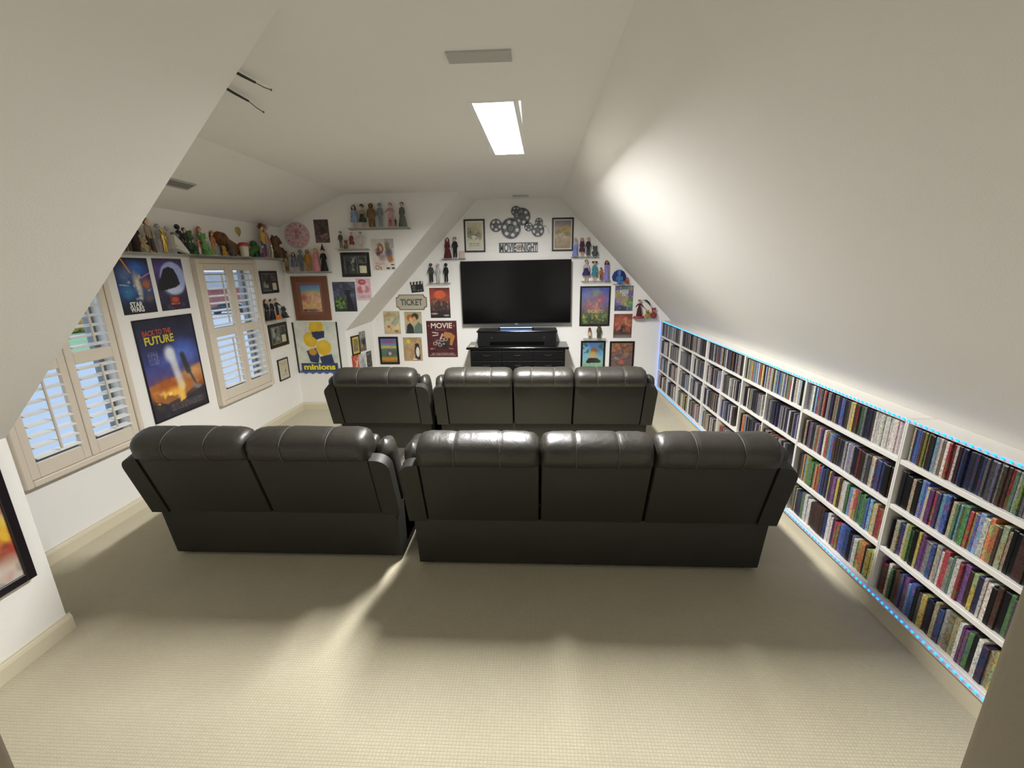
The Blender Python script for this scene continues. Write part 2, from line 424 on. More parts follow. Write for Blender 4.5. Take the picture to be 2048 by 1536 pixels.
def vent(label, M, w, l, n):
    t = thing('air_vent', label, 'vent'); t.matrix_world = M
    MB().box(-w/2, w/2, -l/2, l/2, -.004, 0).obj('backing', M_VDARK, t)
    mb = MB(); e = .012
    mb.box(-w/2-e, -w/2, -l/2-e, l/2+e, -.009, 0); mb.box(w/2, w/2+e, -l/2-e, l/2+e, -.009, 0)
    mb.box(-w/2, w/2, -l/2-e, -l/2, -.009, 0); mb.box(-w/2, w/2, l/2, l/2+e, -.009, 0)
    mb.obj('frame', M_VENT, t)
    me = MB().prism([(-.008, -.5, -.004), (-.006, -.5, -.003), (.008, -.5, -.009), (.006, -.5, -.011)], (0, 1, 0)).mesh('slat'); me.materials.append(M_VENT)
    for i in range(n):
        q = link('slat', me, t); q.location = (-w/2+w*(i+.5)/n, 0, 0); q.scale = (1, l, 1)
vent('long pale air vent in the flat ceiling, on the doorway side of the light panel', Matrix.Translation((-.252, 2.382, ZC)) @ Matrix.Rotation(math.pi/2, 4, 'Z'), .085, .285, 6)
vent('narrow air vent in the ceiling close to the back wall above the film reels', Matrix.Translation((-.16, 6.45, ZC)) @ Matrix.Rotation(math.pi/2, 4, 'Z'), .07, .2, 5)
sl = math.atan(.42)
vent('grey air vent in the sloping dormer ceiling above the toy shelf', Matrix.Translation((-3.06, 3.885, ZC-.42*.56)) @ Matrix.Rotation(-sl, 4, 'Y'), .085, .31, 5)
M_CABLE = mat('cable_black', '#1b1814', .5); M_COPPER = mat('bare_wire', '#7a6a58', .4, .6)
def cable(label, pts, tip):
    t = thing('cable_end', label, 'cable', pts[0])
    q = [Vector(p)-Vector(pts[0]) for p in pts]
    MB().tube(q, [.0075]*(len(q)-1)+[.006], 8).obj('sheath', M_CABLE, t, smooth=True)
    e = Vector(tip)-Vector(pts[0])
    mb = MB(); mb.tube([q[-1], (q[-1]+e)/2+Vector((0, 0, -.004)), e], .0028, 6); mb.ell(e, .006, .006, .006, 8, 6)
    mb.obj('bare_wire', M_COPPER, t, smooth=True)
cable('upper of two black cable ends poking from the dormer ceiling', [(-1.50, 2.22, 2.985), (-1.49, 2.32, 2.968), (-1.465, 2.44, 2.962), (-1.45, 2.52, 2.962)], (-1.43, 2.63, 2.966))
cable('lower of two black cable ends, with the more drooping tip', [(-1.66, 2.40, 2.985), (-1.655, 2.52, 2.966), (-1.65, 2.64, 2.962), (-1.645, 2.76, 2.962)], (-1.655, 2.92, 2.955))

# ------------------------------------------------------------------ reclining sofas
def leather(name, col, rough):
    m = mat(name, col, rough, spec=.55, vary=.1, vscale=6)
    nt = m.node_tree; b = nt.nodes['Principled BSDF']; tc = [n for n in nt.nodes if n.type == 'TEX_COORD'][0]
    n1 = nt.nodes.new('ShaderNodeTexNoise'); n1.inputs['Scale'].default_value = 9; n1.inputs['Detail'].default_value = 3; n1.inputs['Distortion'].default_value = 1.2
    n2 = nt.nodes.new('ShaderNodeTexVoronoi'); n2.inputs['Scale'].default_value = 260
    for n in (n1, n2): nt.links.new(tc.outputs['Object'], n.inputs['Vector'])
    b1 = nt.nodes.new('ShaderNodeBump'); b1.inputs['Strength'].default_value = .22; b1.inputs['Distance'].default_value = .02
    b2 = nt.nodes.new('ShaderNodeBump'); b2.inputs['Strength'].default_value = .12; b2.inputs['Distance'].default_value = .002
    nt.links.new(n1.outputs['Fac'], b1.inputs['Height']); nt.links.new(n2.outputs['Distance'], b2.inputs['Height'])
    nt.links.new(b1.outputs['Normal'], b2.inputs['Normal']); nt.links.new(b2.outputs['Normal'], b.inputs['Normal'])
    return m
M_LEA = leather('leather', '#2f2c26', .42)
M_VIN = mat('vinyl_back', '#24221c', .6, bump=.15, bscale=220, vary=.06, vscale=5)
M_SEAM = mat('seam_highlight', '#57534a', .5)  # seams made lighter than the leather, painting in the light they catch
TM = Matrix.Translation((0, -.07, .40)) @ Matrix.Rotation(math.radians(17), 4, 'X')
def headrest(a, b, parent, rr):
    n, m = 56, 22; cx, hw = (a+b)/2, (b-a)/2
    mb = MB(); rings = []; seams = (-.37, .36)
    def ring(u, extra=0):
        f = max(1-abs(u)**12, 0)**(1/2.8)
        for s in seams: f *= 1-.055*math.exp(-((u-s)/.03)**2)
        f *= 1+.014*math.sin(5*u+rr)
        out = []
        for i in range(m):
            t = 2*math.pi*i/m
            c, s_ = math.cos(t), math.sin(t)
            fb = f if s_ > 0 else f + (max(f, min(1, f*1.9)) - f)*(-s_)
            d = .085 + (.118*fb+extra)*math.copysign(abs(c)**.85, c)
            h = .55 + (.097*(f if s_ > 0 else fb)+extra)*math.copysign(abs(s_)**.85, s_) - .02*(1-f)
            wr = .004*math.sin(38*u+6*t)*abs(u)**6
            out.append(TM @ Vector((cx+u*hw, d+wr, h+wr)))
        return out
    us = [-1+2*i/n for i in range(n+1)]
    mb.loft([ring(max(-.995, min(.995, u))) for u in us])
    h = mb.obj('headrest', M_LEA, parent, smooth=True, angle=70)
    for s in seams:
        r = ring(s, .003)
        k = [r[i] for i in range(4, 15)]
        MB().tube(k, .0028, 6).obj('seam', M_SEAM, h, smooth=True)
def sofa(name, label, cat, y0, base, wing, slits, rr, h=1.0):
    xc = (base[0]+base[1])/2
    t = thing(name, label, cat, (xc, y0, 0))
    t.scale = (1, 1, h)
    B = [x-xc for x in base]; Wg = [x-xc for x in wing]; sl = [x-xc for x in slits]
    inn = (Wg[0]+.125, Wg[1]-.125)
    bounds = [inn[0]]+sl+[inn[1]]
    mb = MB(); mb.prism([(B[0], y, z) for y, z in ((.012, .022), (.73, .022), (.74, .03), (.74, .41), (-.035, .41), (-.048, .405), (-.052, .392), (-.003, .04), (0, .03))], (B[1]-B[0], 0, 0)); mb.obj('base', M_VIN, t, smooth=True)
    for sx in (B[0]+.08, B[1]-.08):
        for sy in (.06, .68): MB().tube([(sx, sy, 0), (sx, sy, .03)], .025, 10).obj('foot', M_BLACK, t)
    for i in range(len(bounds)-1):
        a, b = bounds[i], bounds[i+1]
        g = .007
        bk = MB().rbox(a+(g if i else .002), b-(g if i < len(bounds)-2 else .002), 0, .17, -.0, .535, .016, 2, TM).obj('backrest', M_VIN, t, smooth=True)
        MB().rbox(a, b, .12, .27, -.02, .50, .03, 3, TM).obj('back_cushion', M_LEA, bk, smooth=True)
        headrest(a+(-.003 if i else -.012), b-(-.003 if i < len(bounds)-2 else -.012), t, rr+i*1.7)
        MB().rbox(a+.01, b-.01, .17, .84, .36, .50, .05, 3).obj('seat_cushion', M_LEA, t, smooth=True)
        MB().rbox(a+.01, b-.01, .83, .92, .08, .47, .03, 3).obj('footrest', M_LEA, t, smooth=True)
    for side in (0, 1):
        x0, x1 = (Wg[0], inn[0]-.004) if side == 0 else (inn[1]+.004, Wg[1])
        # rear wing panel with one rounded shoulder
        r = .085; pts = []
        if side == 0: pts += [(x1, 0), (x1, .487)] + [(x0+r-r*math.sin(a), .402+r*math.cos(a)) for a in [math.pi/2*k/6 for k in range(7)]] + [(x0, 0)]
        else: pts += [(x0, 0), (x0, .487)] + [(x1-r+r*math.sin(a), .402+r*math.cos(a)) for a in [math.pi/2*k/6 for k in range(7)]] + [(x1, 0)]
        wg = MB().prism([TM @ Vector((x, -.004, z)) for x, z in pts], TM.to_3x3() @ Vector((0, .075, 0))).obj('side_wing', M_VIN, t, smooth=True)
        # padded bolster in front of the wing panel
        rings = []
        xm, hw = (x0+x1)/2, (x1-x0)/2
        for k in range(15):
            q = k/14; f = max(1-abs(2*q-1)**5, 0)**.5
            ztop = .525; rings.append([TM @ Vector((xm+hw*1.04*f**.5*math.cos(a), .165+.10*f**.5*math.sin(a), -.02+q*(ztop+.02))) for a in [2*math.pi*i/14 for i in range(14)]])
        MB().loft(rings).obj('wing_bolster', M_LEA, wg, smooth=True, angle=70)
        ax0, ax1 = (B[0], inn[0]-.006) if side == 0 else (inn[1]+.006, B[1])
        ar = MB().rbox(ax0, ax1, .10, .88, .03, .56, .03, 3).obj('arm', M_LEA, t, smooth=True)
        MB().rbox(ax0-.02, ax1+.015, .16, .86, .52, .64, .055, 4).obj('arm_pad', M_LEA, ar, smooth=True)
    return t
sofa('reclining_sofa', 'dark leather three seat reclining sofa nearest the doorway, beside the film bookcases', 'sofa', 2.55, (-.786, 1.513), (-.815, 1.55), (.046, .712), .3)
sofa('reclining_loveseat', 'dark leather two seat reclining sofa nearest the doorway, on the window side', 'sofa', 2.615, (-2.60, -.93), (-2.645, -.895), (-1.785,), 1.1)
sofa('reclining_sofa', 'dark leather three seat reclining sofa in the far row before the television', 'sofa', 4.39, (-.985, 1.205), (-1.02, 1.255), (-.198, .42), 2.2, .985)
sofa('recliner_chair', 'single dark leather recliner in the far row, before the yellow poster', 'chair', 4.40, (-2.09, -1.10), (-2.17, -1.075), (), .7, .985)
# ------------------------------------------------------------------ flat prints: colours computed on a fine grid
class Art:
    def __init__(s, w, h, cell=0.006):
        s.nx, s.ny = max(8, int(w/cell)), max(8, int(h/cell))
        s.X, s.Y = np.meshgrid((np.arange(s.nx+1))/s.nx, (np.arange(s.ny+1))/s.ny)   # y from the top
        s.asp = h/w; s.c = np.zeros((s.ny+1, s.nx+1, 3))
    def mix(s, a, col):
        if isinstance(col, str): col = hexf(col)
        s.c = s.c*(1-a[..., None]) + np.array(col)*a[..., None]; return s
    def fill(s, *stops):
        """vertical gradient: (pos, colour), ..."""
        if len(stops) == 1: s.c[:] = hexf(stops[0][1] if isinstance(stops[0], tuple) else stops[0]); return s
        ps = [p for p, _ in stops]; cs = np.array([hexf(c) for _, c in stops])
        for k in range(3): s.c[..., k] = np.interp(s.Y, ps, cs[:, k])
        return s
    def ell(s, cx, cy, rx, ry, col, a=1.0, soft=.15, rot=0):
        dx, dy = s.X-cx, (s.Y-cy)
        if rot: dx, dy = dx*math.cos(rot)+dy*s.asp*math.sin(rot), -dx*math.sin(rot)/s.asp+dy*math.cos(rot)
        d = np.sqrt((dx/rx)**2 + (dy/ry)**2)
        return s.mix(a*np.clip((1+soft-d)/(2*soft), 0, 1), col)
    def rect(s, x0, y0, x1, y1, col, a=1.0):
        return s.mix(a*((s.X >= x0) & (s.X <= x1) & (s.Y >= y0) & (s.Y <= y1)).astype(float), col)
    def poly(s, pts, col, a=1.0):
        ins = np.zeros_like(s.X, bool); n = len(pts)
        for i in range(n):
            (x0, y0), (x1, y1) = pts[i], pts[(i+1) % n]
            if y0 == y1: continue
            ins ^= ((s.Y < y0) != (s.Y < y1)) & (s.X < (x1-x0)*(s.Y-y0)/(y1-y0)+x0)
        return s.mix(a*ins.astype(float), col)
    def line(s, x0, y0, x1, y1, w, col, a=1.0):
        dx, dy = x1-x0, (y1-y0)*s.asp; L = dx*dx+dy*dy
        t = np.clip(((s.X-x0)*dx+(s.Y-y0)*s.asp*dy)/L, 0, 1)
        d = np.hypot(s.X-x0-t*dx, (s.Y-y0)*s.asp-t*dy)
        return s.mix(a*np.clip(1.5-d/w, 0, 1), col)
    def noise(s, seed, n):
        rg = np.random.RandomState(seed); m = max(2, int(n*s.asp))
        g = rg.rand(m+2, n+2)
        fx, fy = s.X*n, s.Y*m
        ix, iy = fx.astype(int), fy.astype(int); tx, ty = fx-ix, fy-iy
        tx, ty = tx*tx*(3-2*tx), ty*ty*(3-2*ty)
        return (g[iy, ix]*(1-tx)+g[iy, ix+1]*tx)*(1-ty) + (g[iy+1, ix]*(1-tx)+g[iy+1, ix+1]*tx)*ty
    def blot(s, seed, n, col, thr=.55, a=.8, box=(0, 0, 1, 1), soft=.12):
        v = s.noise(seed, n)*.65 + s.noise(seed+50, n*2)*.35
        k = np.clip((v-thr)/soft+.5, 0, 1)*a
        x0, y0, x1, y1 = box; e = .06
        w = np.clip((s.X-x0)/e+.5, 0, 1)*np.clip((x1-s.X)/e+.5, 0, 1)*np.clip((s.Y-y0)/e+.5, 0, 1)*np.clip((y1-s.Y)/e+.5, 0, 1)
        return s.mix(k*w, col)
    def lines(s, seed, x0, y0, x1, y1, rows, col, a=.7):
        """rows of unreadable small print"""
        rg = np.random.RandomState(seed)
        for r in range(rows):
            y = y0+(y1-y0)*(r+.5)/rows; hgt = (y1-y0)/rows*.32; x = x0
            while x < x1:
                w = rg.uniform(.02, .07)*(1 if x1-x0 > .3 else .6); 
                s.rect(x, y-hgt, min(x1, x+w), y+hgt, col, a*rg.uniform(.5, 1)); x += w+rg.uniform(.008, .02)
        return s
    def jit(s, seed, amp=.03):
        s.c = np.clip(s.c + (s.noise(seed, 14)-.5)[..., None]*amp*2, 0, 1); return s
def hexf(h): h = h.lstrip('#'); return [int(h[i:i+2], 16)/255 for i in (0, 2, 4)]

def print_mat(name, rough, coat):
    m = bpy.data.materials.new(name); m.use_nodes = True
    nt = m.node_tree; b = nt.nodes['Principled BSDF']
    a = nt.nodes.new('ShaderNodeVertexColor'); a.layer_name = 'ink'
    nt.links.new(a.outputs['Color'], b.inputs['Base Color'])
    b.inputs['Roughness'].default_value = rough; b.inputs['Coat Weight'].default_value = coat; b.inputs['Coat Roughness'].default_value = .04
    return m
M_PAPER = print_mat('printed_paper', .55, 0.0)
M_GLOSS = print_mat('print_behind_glazing', .5, 0.55)
def art_obj(art, w, h, parent, gloss, y=0.0, name='print'):
    nx, ny = art.nx, art.ny
    me = bpy.data.meshes.new(name)
    vs = np.stack([(art.X-.5)*w, np.full_like(art.X, y), (.5-art.Y)*h], -1).reshape(-1, 3)
    i = np.arange(nx); j = np.arange(ny); ii, jj = np.meshgrid(i, j); a = (jj*(nx+1)+ii).ravel()
    fs = np.stack([a, a+nx+1, a+nx+2, a+1], -1)
    me.from_pydata(vs.tolist(), [], fs.tolist()); me.update()
    c = np.clip(art.c, 0, 1); c = np.where(c <= .04045, c/12.92, ((c+.055)/1.055)**2.4).reshape(-1, 3)
    at = me.color_attributes.new('ink', 'FLOAT_COLOR', 'POINT')
    at.data.foreach_set('color', np.concatenate([c, np.ones((len(c), 1))], 1).astype(np.float32).ravel())
    me.materials.append(M_GLOSS if gloss else M_PAPER)
    return link(name, me, parent)
KF = math.atan2(.153, .704)   # the short knee wall beyond the dormer is a little out of square
WALLS = {  # name -> (function of (u, z) giving the point on the wall, turn about z)
    'back': (lambda u, z: (u, YB, z), 0.0), 'far': (lambda u, z: (u, YC, z), 0.0),
    'window': (lambda u, z: (XW, u, z), math.pi/2), 'near': (lambda u, z: (XK, u, z), math.pi/2),
    'knee': (lambda u, z: (-2.683+(u-YC)*.2173, u, z), math.pi/2-KF)}
M_MAT = mat('mount_board', '#d8d2c0', .8)
def picture(wallname, u, z, w, h, label, cat, art=None, fw=0.0, fcol=None, name=None, mount=0.0, mcol=None, depth=.016, gloss=None, cell=.006, edge='#d8d4ca'):
    fn, rz = WALLS[wallname]
    t = thing(name or ('framed_print' if fw else 'poster'), label, cat, fn(u, z), rz)
    d = depth if fw else .006
    MB().box(-w/2+fw*.3, w/2-fw*.3, -d*.55, 0, -h/2+fw*.3, h/2-fw*.3).obj('backing', mat('card_'+edge.strip('#'), edge, .7), t)
    if fw:
        mb = MB()
        for x0, x1, z0, z1 in ((-w/2, -w/2+fw, -h/2, h/2), (w/2-fw, w/2, -h/2, h/2), (-w/2+fw, w/2-fw, -h/2, -h/2+fw), (-w/2+fw, w/2-fw, h/2-fw, h/2)):
            mb.rbox(x0, x1, -d, 0, z0, z1, min(.004, fw*.2), 1)
        mb.obj('frame', fcol or M_FRAME, t)
    iw, ih = w-2*fw, h-2*fw
    if mount:
        mb = MB()
        mb.box(-iw/2, iw/2, -d*.62, -d*.55, -ih/2, ih/2); mb.obj('mount', mat('mount_'+mcol.strip('#'), mcol, .8) if mcol else M_MAT, t)
        iw -= 2*mount; ih -= 2*mount
    if art is not None:
        A = Art(iw, ih, cell); art(A); A.jit(int(abs(u)*1000) % 97)
        art_obj(A, iw, ih, t, bool(fw) if gloss is None else gloss, -(d*.66 if fw else d*.6+.0006))
    t['_d'] = d*.7
    return t
def words(t, txt, w, h, col, x, z, bold=0.0, label=None, off=.0012, depth=.0012):
    d = t['_d'] if '_d' in t else .005
    return lettering(txt, w, h, mat('ink_'+col.strip('#'), col, .5), t, x, -d-off+.001, z, bold, depth, label)

# -- dormer window wall
def a_future(A):
    A.fill((0, '#1b1c2e'), (.25, '#23274a'), (.45, '#3a4384'), (.62, '#5a4a78'), (.72, '#a8632c'), (.82, '#4b3a3c'), (1, '#211f29'))
    A.ell(.72, .34, .2, .1, '#4a6ac4', .8, .6).ell(.62, .42, .28, .07, '#6f86d6', .6, .7)
    A.poly([(.0, .64), (.55, .6), (1, .52), (1, .7), (.6, .82), (.25, .86), (.05, .8)], '#c27a34', .65)
    A.ell(.85, .6, .2, .06, '#e6b06a', .7, .6).ell(.3, .66, .2, .06, '#a9561f', .8, .5)
    A.blot(3, 9, '#f4b842', .55, .95, (.05, .72, .6, .9)).blot(5, 12, '#fff0b0', .66, .9, (.1, .74, .55, .88))
    A.line(.48, .36, .56, .72, .06, '#e9e6e2', .8).ell(.46, .36, .09, .08, '#e4e8ee', .85, .4).line(.56, .7, .5, .82, .05, '#f5d27a', .7)
    A.line(.68, .4, .74, .58, .045, '#2a2624', .9).line(.74, .56, .86, .78, .02, '#3d4f66', .9).line(.8, .76, .92, .8, .035, '#8a8d92', .7)
    A.poly([(0, .82), (.4, .9), (1, .78), (1, 1), (0, 1)], '#2a2730', .85)
    A.lines(8, .3, .88, .95, .95, 5, '#a79d92', .55).lines(9, .1, .30, .26, .44, 6, '#b9b7c4', .5)
    A.rect(0, 0, 1, 1, '#14131a', 0.0)
t = picture('window', 3.883, 1.14, .672, .945, 'largest poster on the window wall, dark blue night sky above orange flames', 'poster', a_future, .016, mat('poster_rail', '#15131a', .4), name='poster', depth=.012, gloss=False)
words(t, 'BACK TO THE', .31, .05, '#b8502e', -.11, .345, .02); words(t, 'FUTURE', .32, .075, '#c4b738', -.10, .275, .03)
def a_space(A):
    A.fill((0, '#10101d'), (.3, '#1d2f63'), (.6, '#24508c'), (.85, '#161a30'), (1, '#0b0b12'))
    A.ell(.62, .2, .28, .14, '#2f68c0', .85, .6).ell(.24, .3, .16, .14, '#5c7796', .7, .5).line(.22, 0, .42, .26, .022, '#f08a3c').line(.7, .36, 1.05, .25, .012, '#e88aa0').line(.05, .47, .3, .49, .012, '#e8c8c8')
    A.ell(.55, .42, .1, .16, '#cbb79c', .85, .5).ell(.6, .58, .07, .16, '#d9cdb8', .8, .5).ell(.82, .47, .13, .1, '#d0662c', .8, .5).ell(.25, .6, .14, .12, '#3f8fb0', .6, .6)
    A.blot(4, 9, '#e4dccb', .68, .7, (.2, .3, .95, .75)).ell(.82, .72, .12, .08, '#7c5b48', .7, .5)
t = picture('window', 3.674, 1.901, .334, .472, 'dark blue space film poster with white lettering, next to the half hidden window', 'poster', a_space, name='poster', edge='#15151c')
words(t, 'STAR', .125, .045, '#ece9e0', -.035, -.155, .03); words(t, 'WARS', .135, .045, '#ece9e0', -.035, -.198, .03)
def a_moon(A):
    A.fill((0, '#3b2c58'), (.2, '#51408a'), (.7, '#2b2740'), (1, '#1f1b2a'))
    A.ell(.58, .38, .44, .32, '#aab9e6', 1, .06).ell(.55, .6, .3, .1, '#d3dcf4', .8, .4)
    A.poly([(.0, .62), (.04, .46), (.16, .36), (.3, .2), (.48, .15), (.66, .2), (.74, .32), (.8, .5), (.62, .56), (.3, .6)], '#16161c')
    A.rect(.34, .74, .66, .9, '#7c1d1f').ell(.5, .8, .12, .05, '#c25a28', .9).lines(3, .36, .86, .64, .9, 1, '#e8c060', .9).blot(9, 8, '#5b5580', .62, .5, (0, .68, 1, 1))
picture('window', 4.062, 1.902, .335, .474, 'purple poster with a dark rock shape before a pale moon', 'poster', a_moon, name='poster', edge='#1a1722')
def a_photo(seed, tint='#3a3a38', box='#cfc9a0', land=True):
    def f(A):
        A.fill('#1d1c1a'); A.rect(.04, .05, .58, .95, '#8c8a84').rect(.055, .065, .565, .935, tint)
        A.blot(seed, 5, '#a9a79f', .58, .8, (.08, .1, .54, .9)).blot(seed+3, 6, '#121212', .5, .8, (.08, .1, .54, .9))
        A.rect(.64, .05, .96, .42, '#8c8a84').rect(.655, .065, .945, .405, '#2a2a29').blot(seed+7, 7, '#77756f', .55, .7, (.67, .09, .93, .38))
        A.rect(.66, .55, .94, .93, box)
    return f
picture('window', 5.627, 1.878, .379, .284, 'black framed photo set on the window wall, above the three dark dolls', 'picture', a_photo(2), .024, name='framed_photo')
picture('window', 5.655, 1.18, .433, .317, 'black framed photo set on the window wall, below the three dark dolls', 'picture', a_photo(12, '#5b6a6c', '#c9c6a8'), .036, name='framed_photo')
def a_doc(A): A.fill('#cfc6ac').blot(3, 6, '#4b5044', .5, .9, (.3, .4, .72, .66)).lines(4, .2, .72, .82, .86, 3, '#7b7464').lines(5, .2, .12, .82, .3, 3, '#8d8674')
picture('window', 5.649, .706, .25, .298, 'small dark framed print lowest on the window wall, by the dormer corner', 'picture', a_doc, .018, name='framed_print')

# -- far dormer wall
def a_brown(A):
    A.fill((0, '#4a3d3a'), (.5, '#6b5450'), (1, '#7d625c')); A.ell(.6, .45, .3, .12, '#2f2624', .8, .5, .4).line(.3, .75, .95, .6, .05, '#a78b82', .7).blot(6, 6, '#31282a', .56, .6).line(.55, .95, .85, .8, .03, '#b59a8e', .6)
picture('far', -2.843, 2.53, .198, .297, 'small brown print without a frame, right of the round clock', 'poster', a_brown, edge='#4b4140')
def a_oz(A):
    A.fill((0, '#cfcfc4'), (.5, '#ddd8cc'), (1, '#dcd8cb')); A.rect(.6, 0, 1, .3, '#9fa6a2', .6)
    A.ell(.4, .31, .13, .15, '#5a2f26', 1, .2).ell(.4, .3, .085, .1, '#dcae84', 1, .2).ell(.28, .42, .1, .12, '#4d2f31', .9, .3).ell(.7, .22, .1, .13, '#8c7a56', .9, .3).ell(.75, .45, .16, .16, '#5a4d60', .85, .4).ell(.8, .64, .13, .11, '#a8683c', .9, .3).ell(.45, .58, .14, .12, '#7f6a80', .6, .5)
    A.blot(5, 10, '#b48a70', .66, .6, (.1, .1, .5, .7)); A.rect(.6, .9, .76, .96, '#4a4a44').rect(.82, .8, .95, .84, '#4a4a44').rect(.84, .9, .97, .96, '#4a4a44')
t = picture('far', -2.028, 2.214, .309, .411, 'pale tin sign of a painted group with red lettering, by the slope', 'sign', a_oz, name='tin_sign', edge='#c9c6bc')
words(t, 'Wizard', .13, .045, '#b87868', -.06, -.115, .0); words(t, 'Oz', .10, .06, '#b06a5c', -.075, -.168, .02)
picture('far', -2.423, 2.088, .40, .324, 'black framed photo set on the far dormer wall, left of the pale tin sign', 'picture', a_photo(22, '#3a3f42', '#d4d0a8'), .03, name='framed_photo')
def a_map(A):
    A.fill((0, '#3f7fc4'), (.12, '#5e9ccf'), (.22, '#79a884'), (.34, '#c79a78'), (.55, '#d9b87e'), (1, '#d8ae6c')); A.ell(.5, .42, .38, .2, '#dda88a', .8, .4).ell(.12, .48, .16, .12, '#a84a54', .8, .5).ell(.7, .5, .3, .25, '#e2c894', .7, .5).blot(5, 7, '#c27e6c', .58, .5).ell(.5, .95, .3, .05, '#5a4a58', .9, .4).ell(.12, .95, .1, .05, '#5f2d22', .9, .3)
t = picture('far', -3.105, 1.64, .517, .608, 'wide reddish brown framed print of a hilly landscape, beneath the doll shelf', 'picture', a_map, .075, mat('wood_brown', '#6e4329', .45, vary=.2, vscale=14), mount=.045, mcol='#7d5548', depth=.022)
def a_green(A):
    A.fill((0, '#3b3d4c'), (.5, '#4a4d60'), (1, '#2a2c33')); A.blot(3, 5, '#6a6c84', .5, .7, (0, 0, 1, .5)); A.blot(5, 12, '#6f9a3c', .45, .95, (.06, .52, .52, .96)).blot(8, 10, '#2a3a20', .6, .9, (.06, .5, .55, 1))
    A.poly([(.55, 1), (.58, .5), (.5, .36), (.62, .3), (.78, .32), (.74, .45), (.92, 1)], '#1d1e24').ell(.66, .3, .18, .025, '#15161b', 1, .3)
picture('far', -2.626, 1.657, .32, .407, 'dark grey poster with green letters and a tall dark shape', 'poster', a_green, edge='#2a2c33')
def a_pink(A):
    A.fill('#dcb3bb'); A.blot(1, 26, '#eacdd2', .5, .8).ell(.42, .16, .26, .12, '#b8454f', 1, .15).ell(.45, .15, .16, .06, '#d8828a', 1, .3).ell(.28, .52, .2, .16, '#c46a70', .9, .3).ell(.68, .5, .2, .16, '#c97a80', .9, .3).ell(.5, .45, .14, .12, '#e8d8d4', .9, .3).lines(4, .12, .76, .9, .9, 2, '#8a8694', .9)
picture('far', -2.347, 1.756, .208, .293, 'small pink poster with red shapes, just right of the dark green lettered poster', 'poster', a_pink, edge='#d8b0b8')
# hanging yellow and blue banner poster
def a_yel(A):
    A.fill((0, '#d3d6c6'), (.4, '#dfe0d0'), (1, '#dcdcca')); A.blot(3, 4, '#c2cbb8', .52, .7).blot(8, 5, '#e9e8da', .6, .7)
    for x, y, r in ((.52, .10, .16), (.36, .34, .155), (.64, .50, .165)):
        A.ell(x, y, r, r*.92, '#e4b92c', 1, .05).ell(x-.04, y-.04, r*.5, r*.4, '#efcf52', .7, .6)
    A.poly([(.4, .19), (.7, .17), (.68, .3), (.5, .34), (.42, .28)], '#2d3c5e').poly([(.24, .56), (.46, .5), (.52, .66), (.48, .8), (.3, .78)], '#2d3c5e').poly([(.52, .68), (.8, .62), (.84, .8), (.56, .84)], '#2d3c5e').ell(.38, .58, .09, .07, '#d99a38', 1, .2)
t = picture('far', -3.112, .935, .655, .75, 'pale poster of stacked yellow and navy blobs on two black side rods', 'poster', a_yel, name='poster', edge='#d9d9c8')
for x in (-.32, .32): MB().box(x-.008, x+.008, -.012, -.001, -.37, .372).obj('side_rod', M_BLACK, t)
o = MB().rbox(-.27, .27, -.016, -.004, -.345, -.225, .04, 3, None)
M_NAVY = mat('navy_board', '#33416a', .55)
MB().prism([( .27*math.copysign(min(1, abs(c)*1.5), c), -.006, -.285+.06*math.copysign(min(1, abs(s)*1.5), s)) for c, s in [(math.cos(2*math.pi*i/32), math.sin(2*math.pi*i/32)) for i in range(32)]], (0, -.006, 0)).obj('name_plate', M_NAVY, t)
wave = [(-.30+.6*i/40, -.006, -.375+.012*math.sin(i*.9)) for i in range(41)]
MB().prism(wave + [(.30, -.006, -.335), (-.30, -.006, -.335)], (0, -.004, 0)).obj('wavy_edge', mat('blue_board', '#4a63a8', .6), t)
words(t, 'minions', .47, .085, '#e8dc3c', 0, -.282, .04, off=.012)

# -- short knee wall beyond the dormer
def a_gold(A): A.fill('#cdb54a'); A.rect(.14, .14, .86, .86, '#8d7c52').blot(4, 6, '#6a5c48', .5, .8, (.14, .14, .86, .86))
def a_grey(A): A.fill((0, '#8a8984'), (.4, '#6f6c66'), (1, '#6d5f52')); A.ell(.62, .5, .26, .22, '#2a2a2e', .9, .3).ell(.3, .72, .18, .1, '#b49a78', .8, .4).blot(6, 5, '#b9b7b0', .6, .6, (0, 0, 1, .4))
def a_red(A): A.fill('#b5402f'); A.line(.2, .95, .8, .35, .12, '#d8b89c', .9).blot(7, 6, '#d9cbb8', .64, .8)
def a_white(A): A.fill((0, '#d8d8d2'), (1, '#b4b6b6')); A.ell(.5, .5, .25, .3, '#9ba0a2', .8, .6).blot(6, 6, '#7e8488', .6, .6)
def a_blk(A): A.fill('#3a3837'); A.blot(6, 8, '#8d8a88', .58, .7).lines(5, .1, .06, .9, .14, 1, '#c8c4be')
KN = [('yellow mounted print in a black frame on the short knee wall', 6.225, .935, .20, .29, a_gold, .022), ('grey print without frame, right of the yellow mounted one', 6.415, .965, .155, .30, a_grey, 0),
      ('red print lowest at the left of the short knee wall', 6.19, .655, .165, .28, a_red, 0), ('white and grey print between the red and the black ones', 6.365, .635, .15, .29, a_white, 0), ('black print with small lettering at the end of the short knee wall', 6.535, .62, .135, .33, a_blk, 0)]
for lab, u, z, w, h, f, fw in KN: picture('knee', u, z, w, h, lab, 'picture' if fw else 'poster', f, fw, edge='#8a8680')

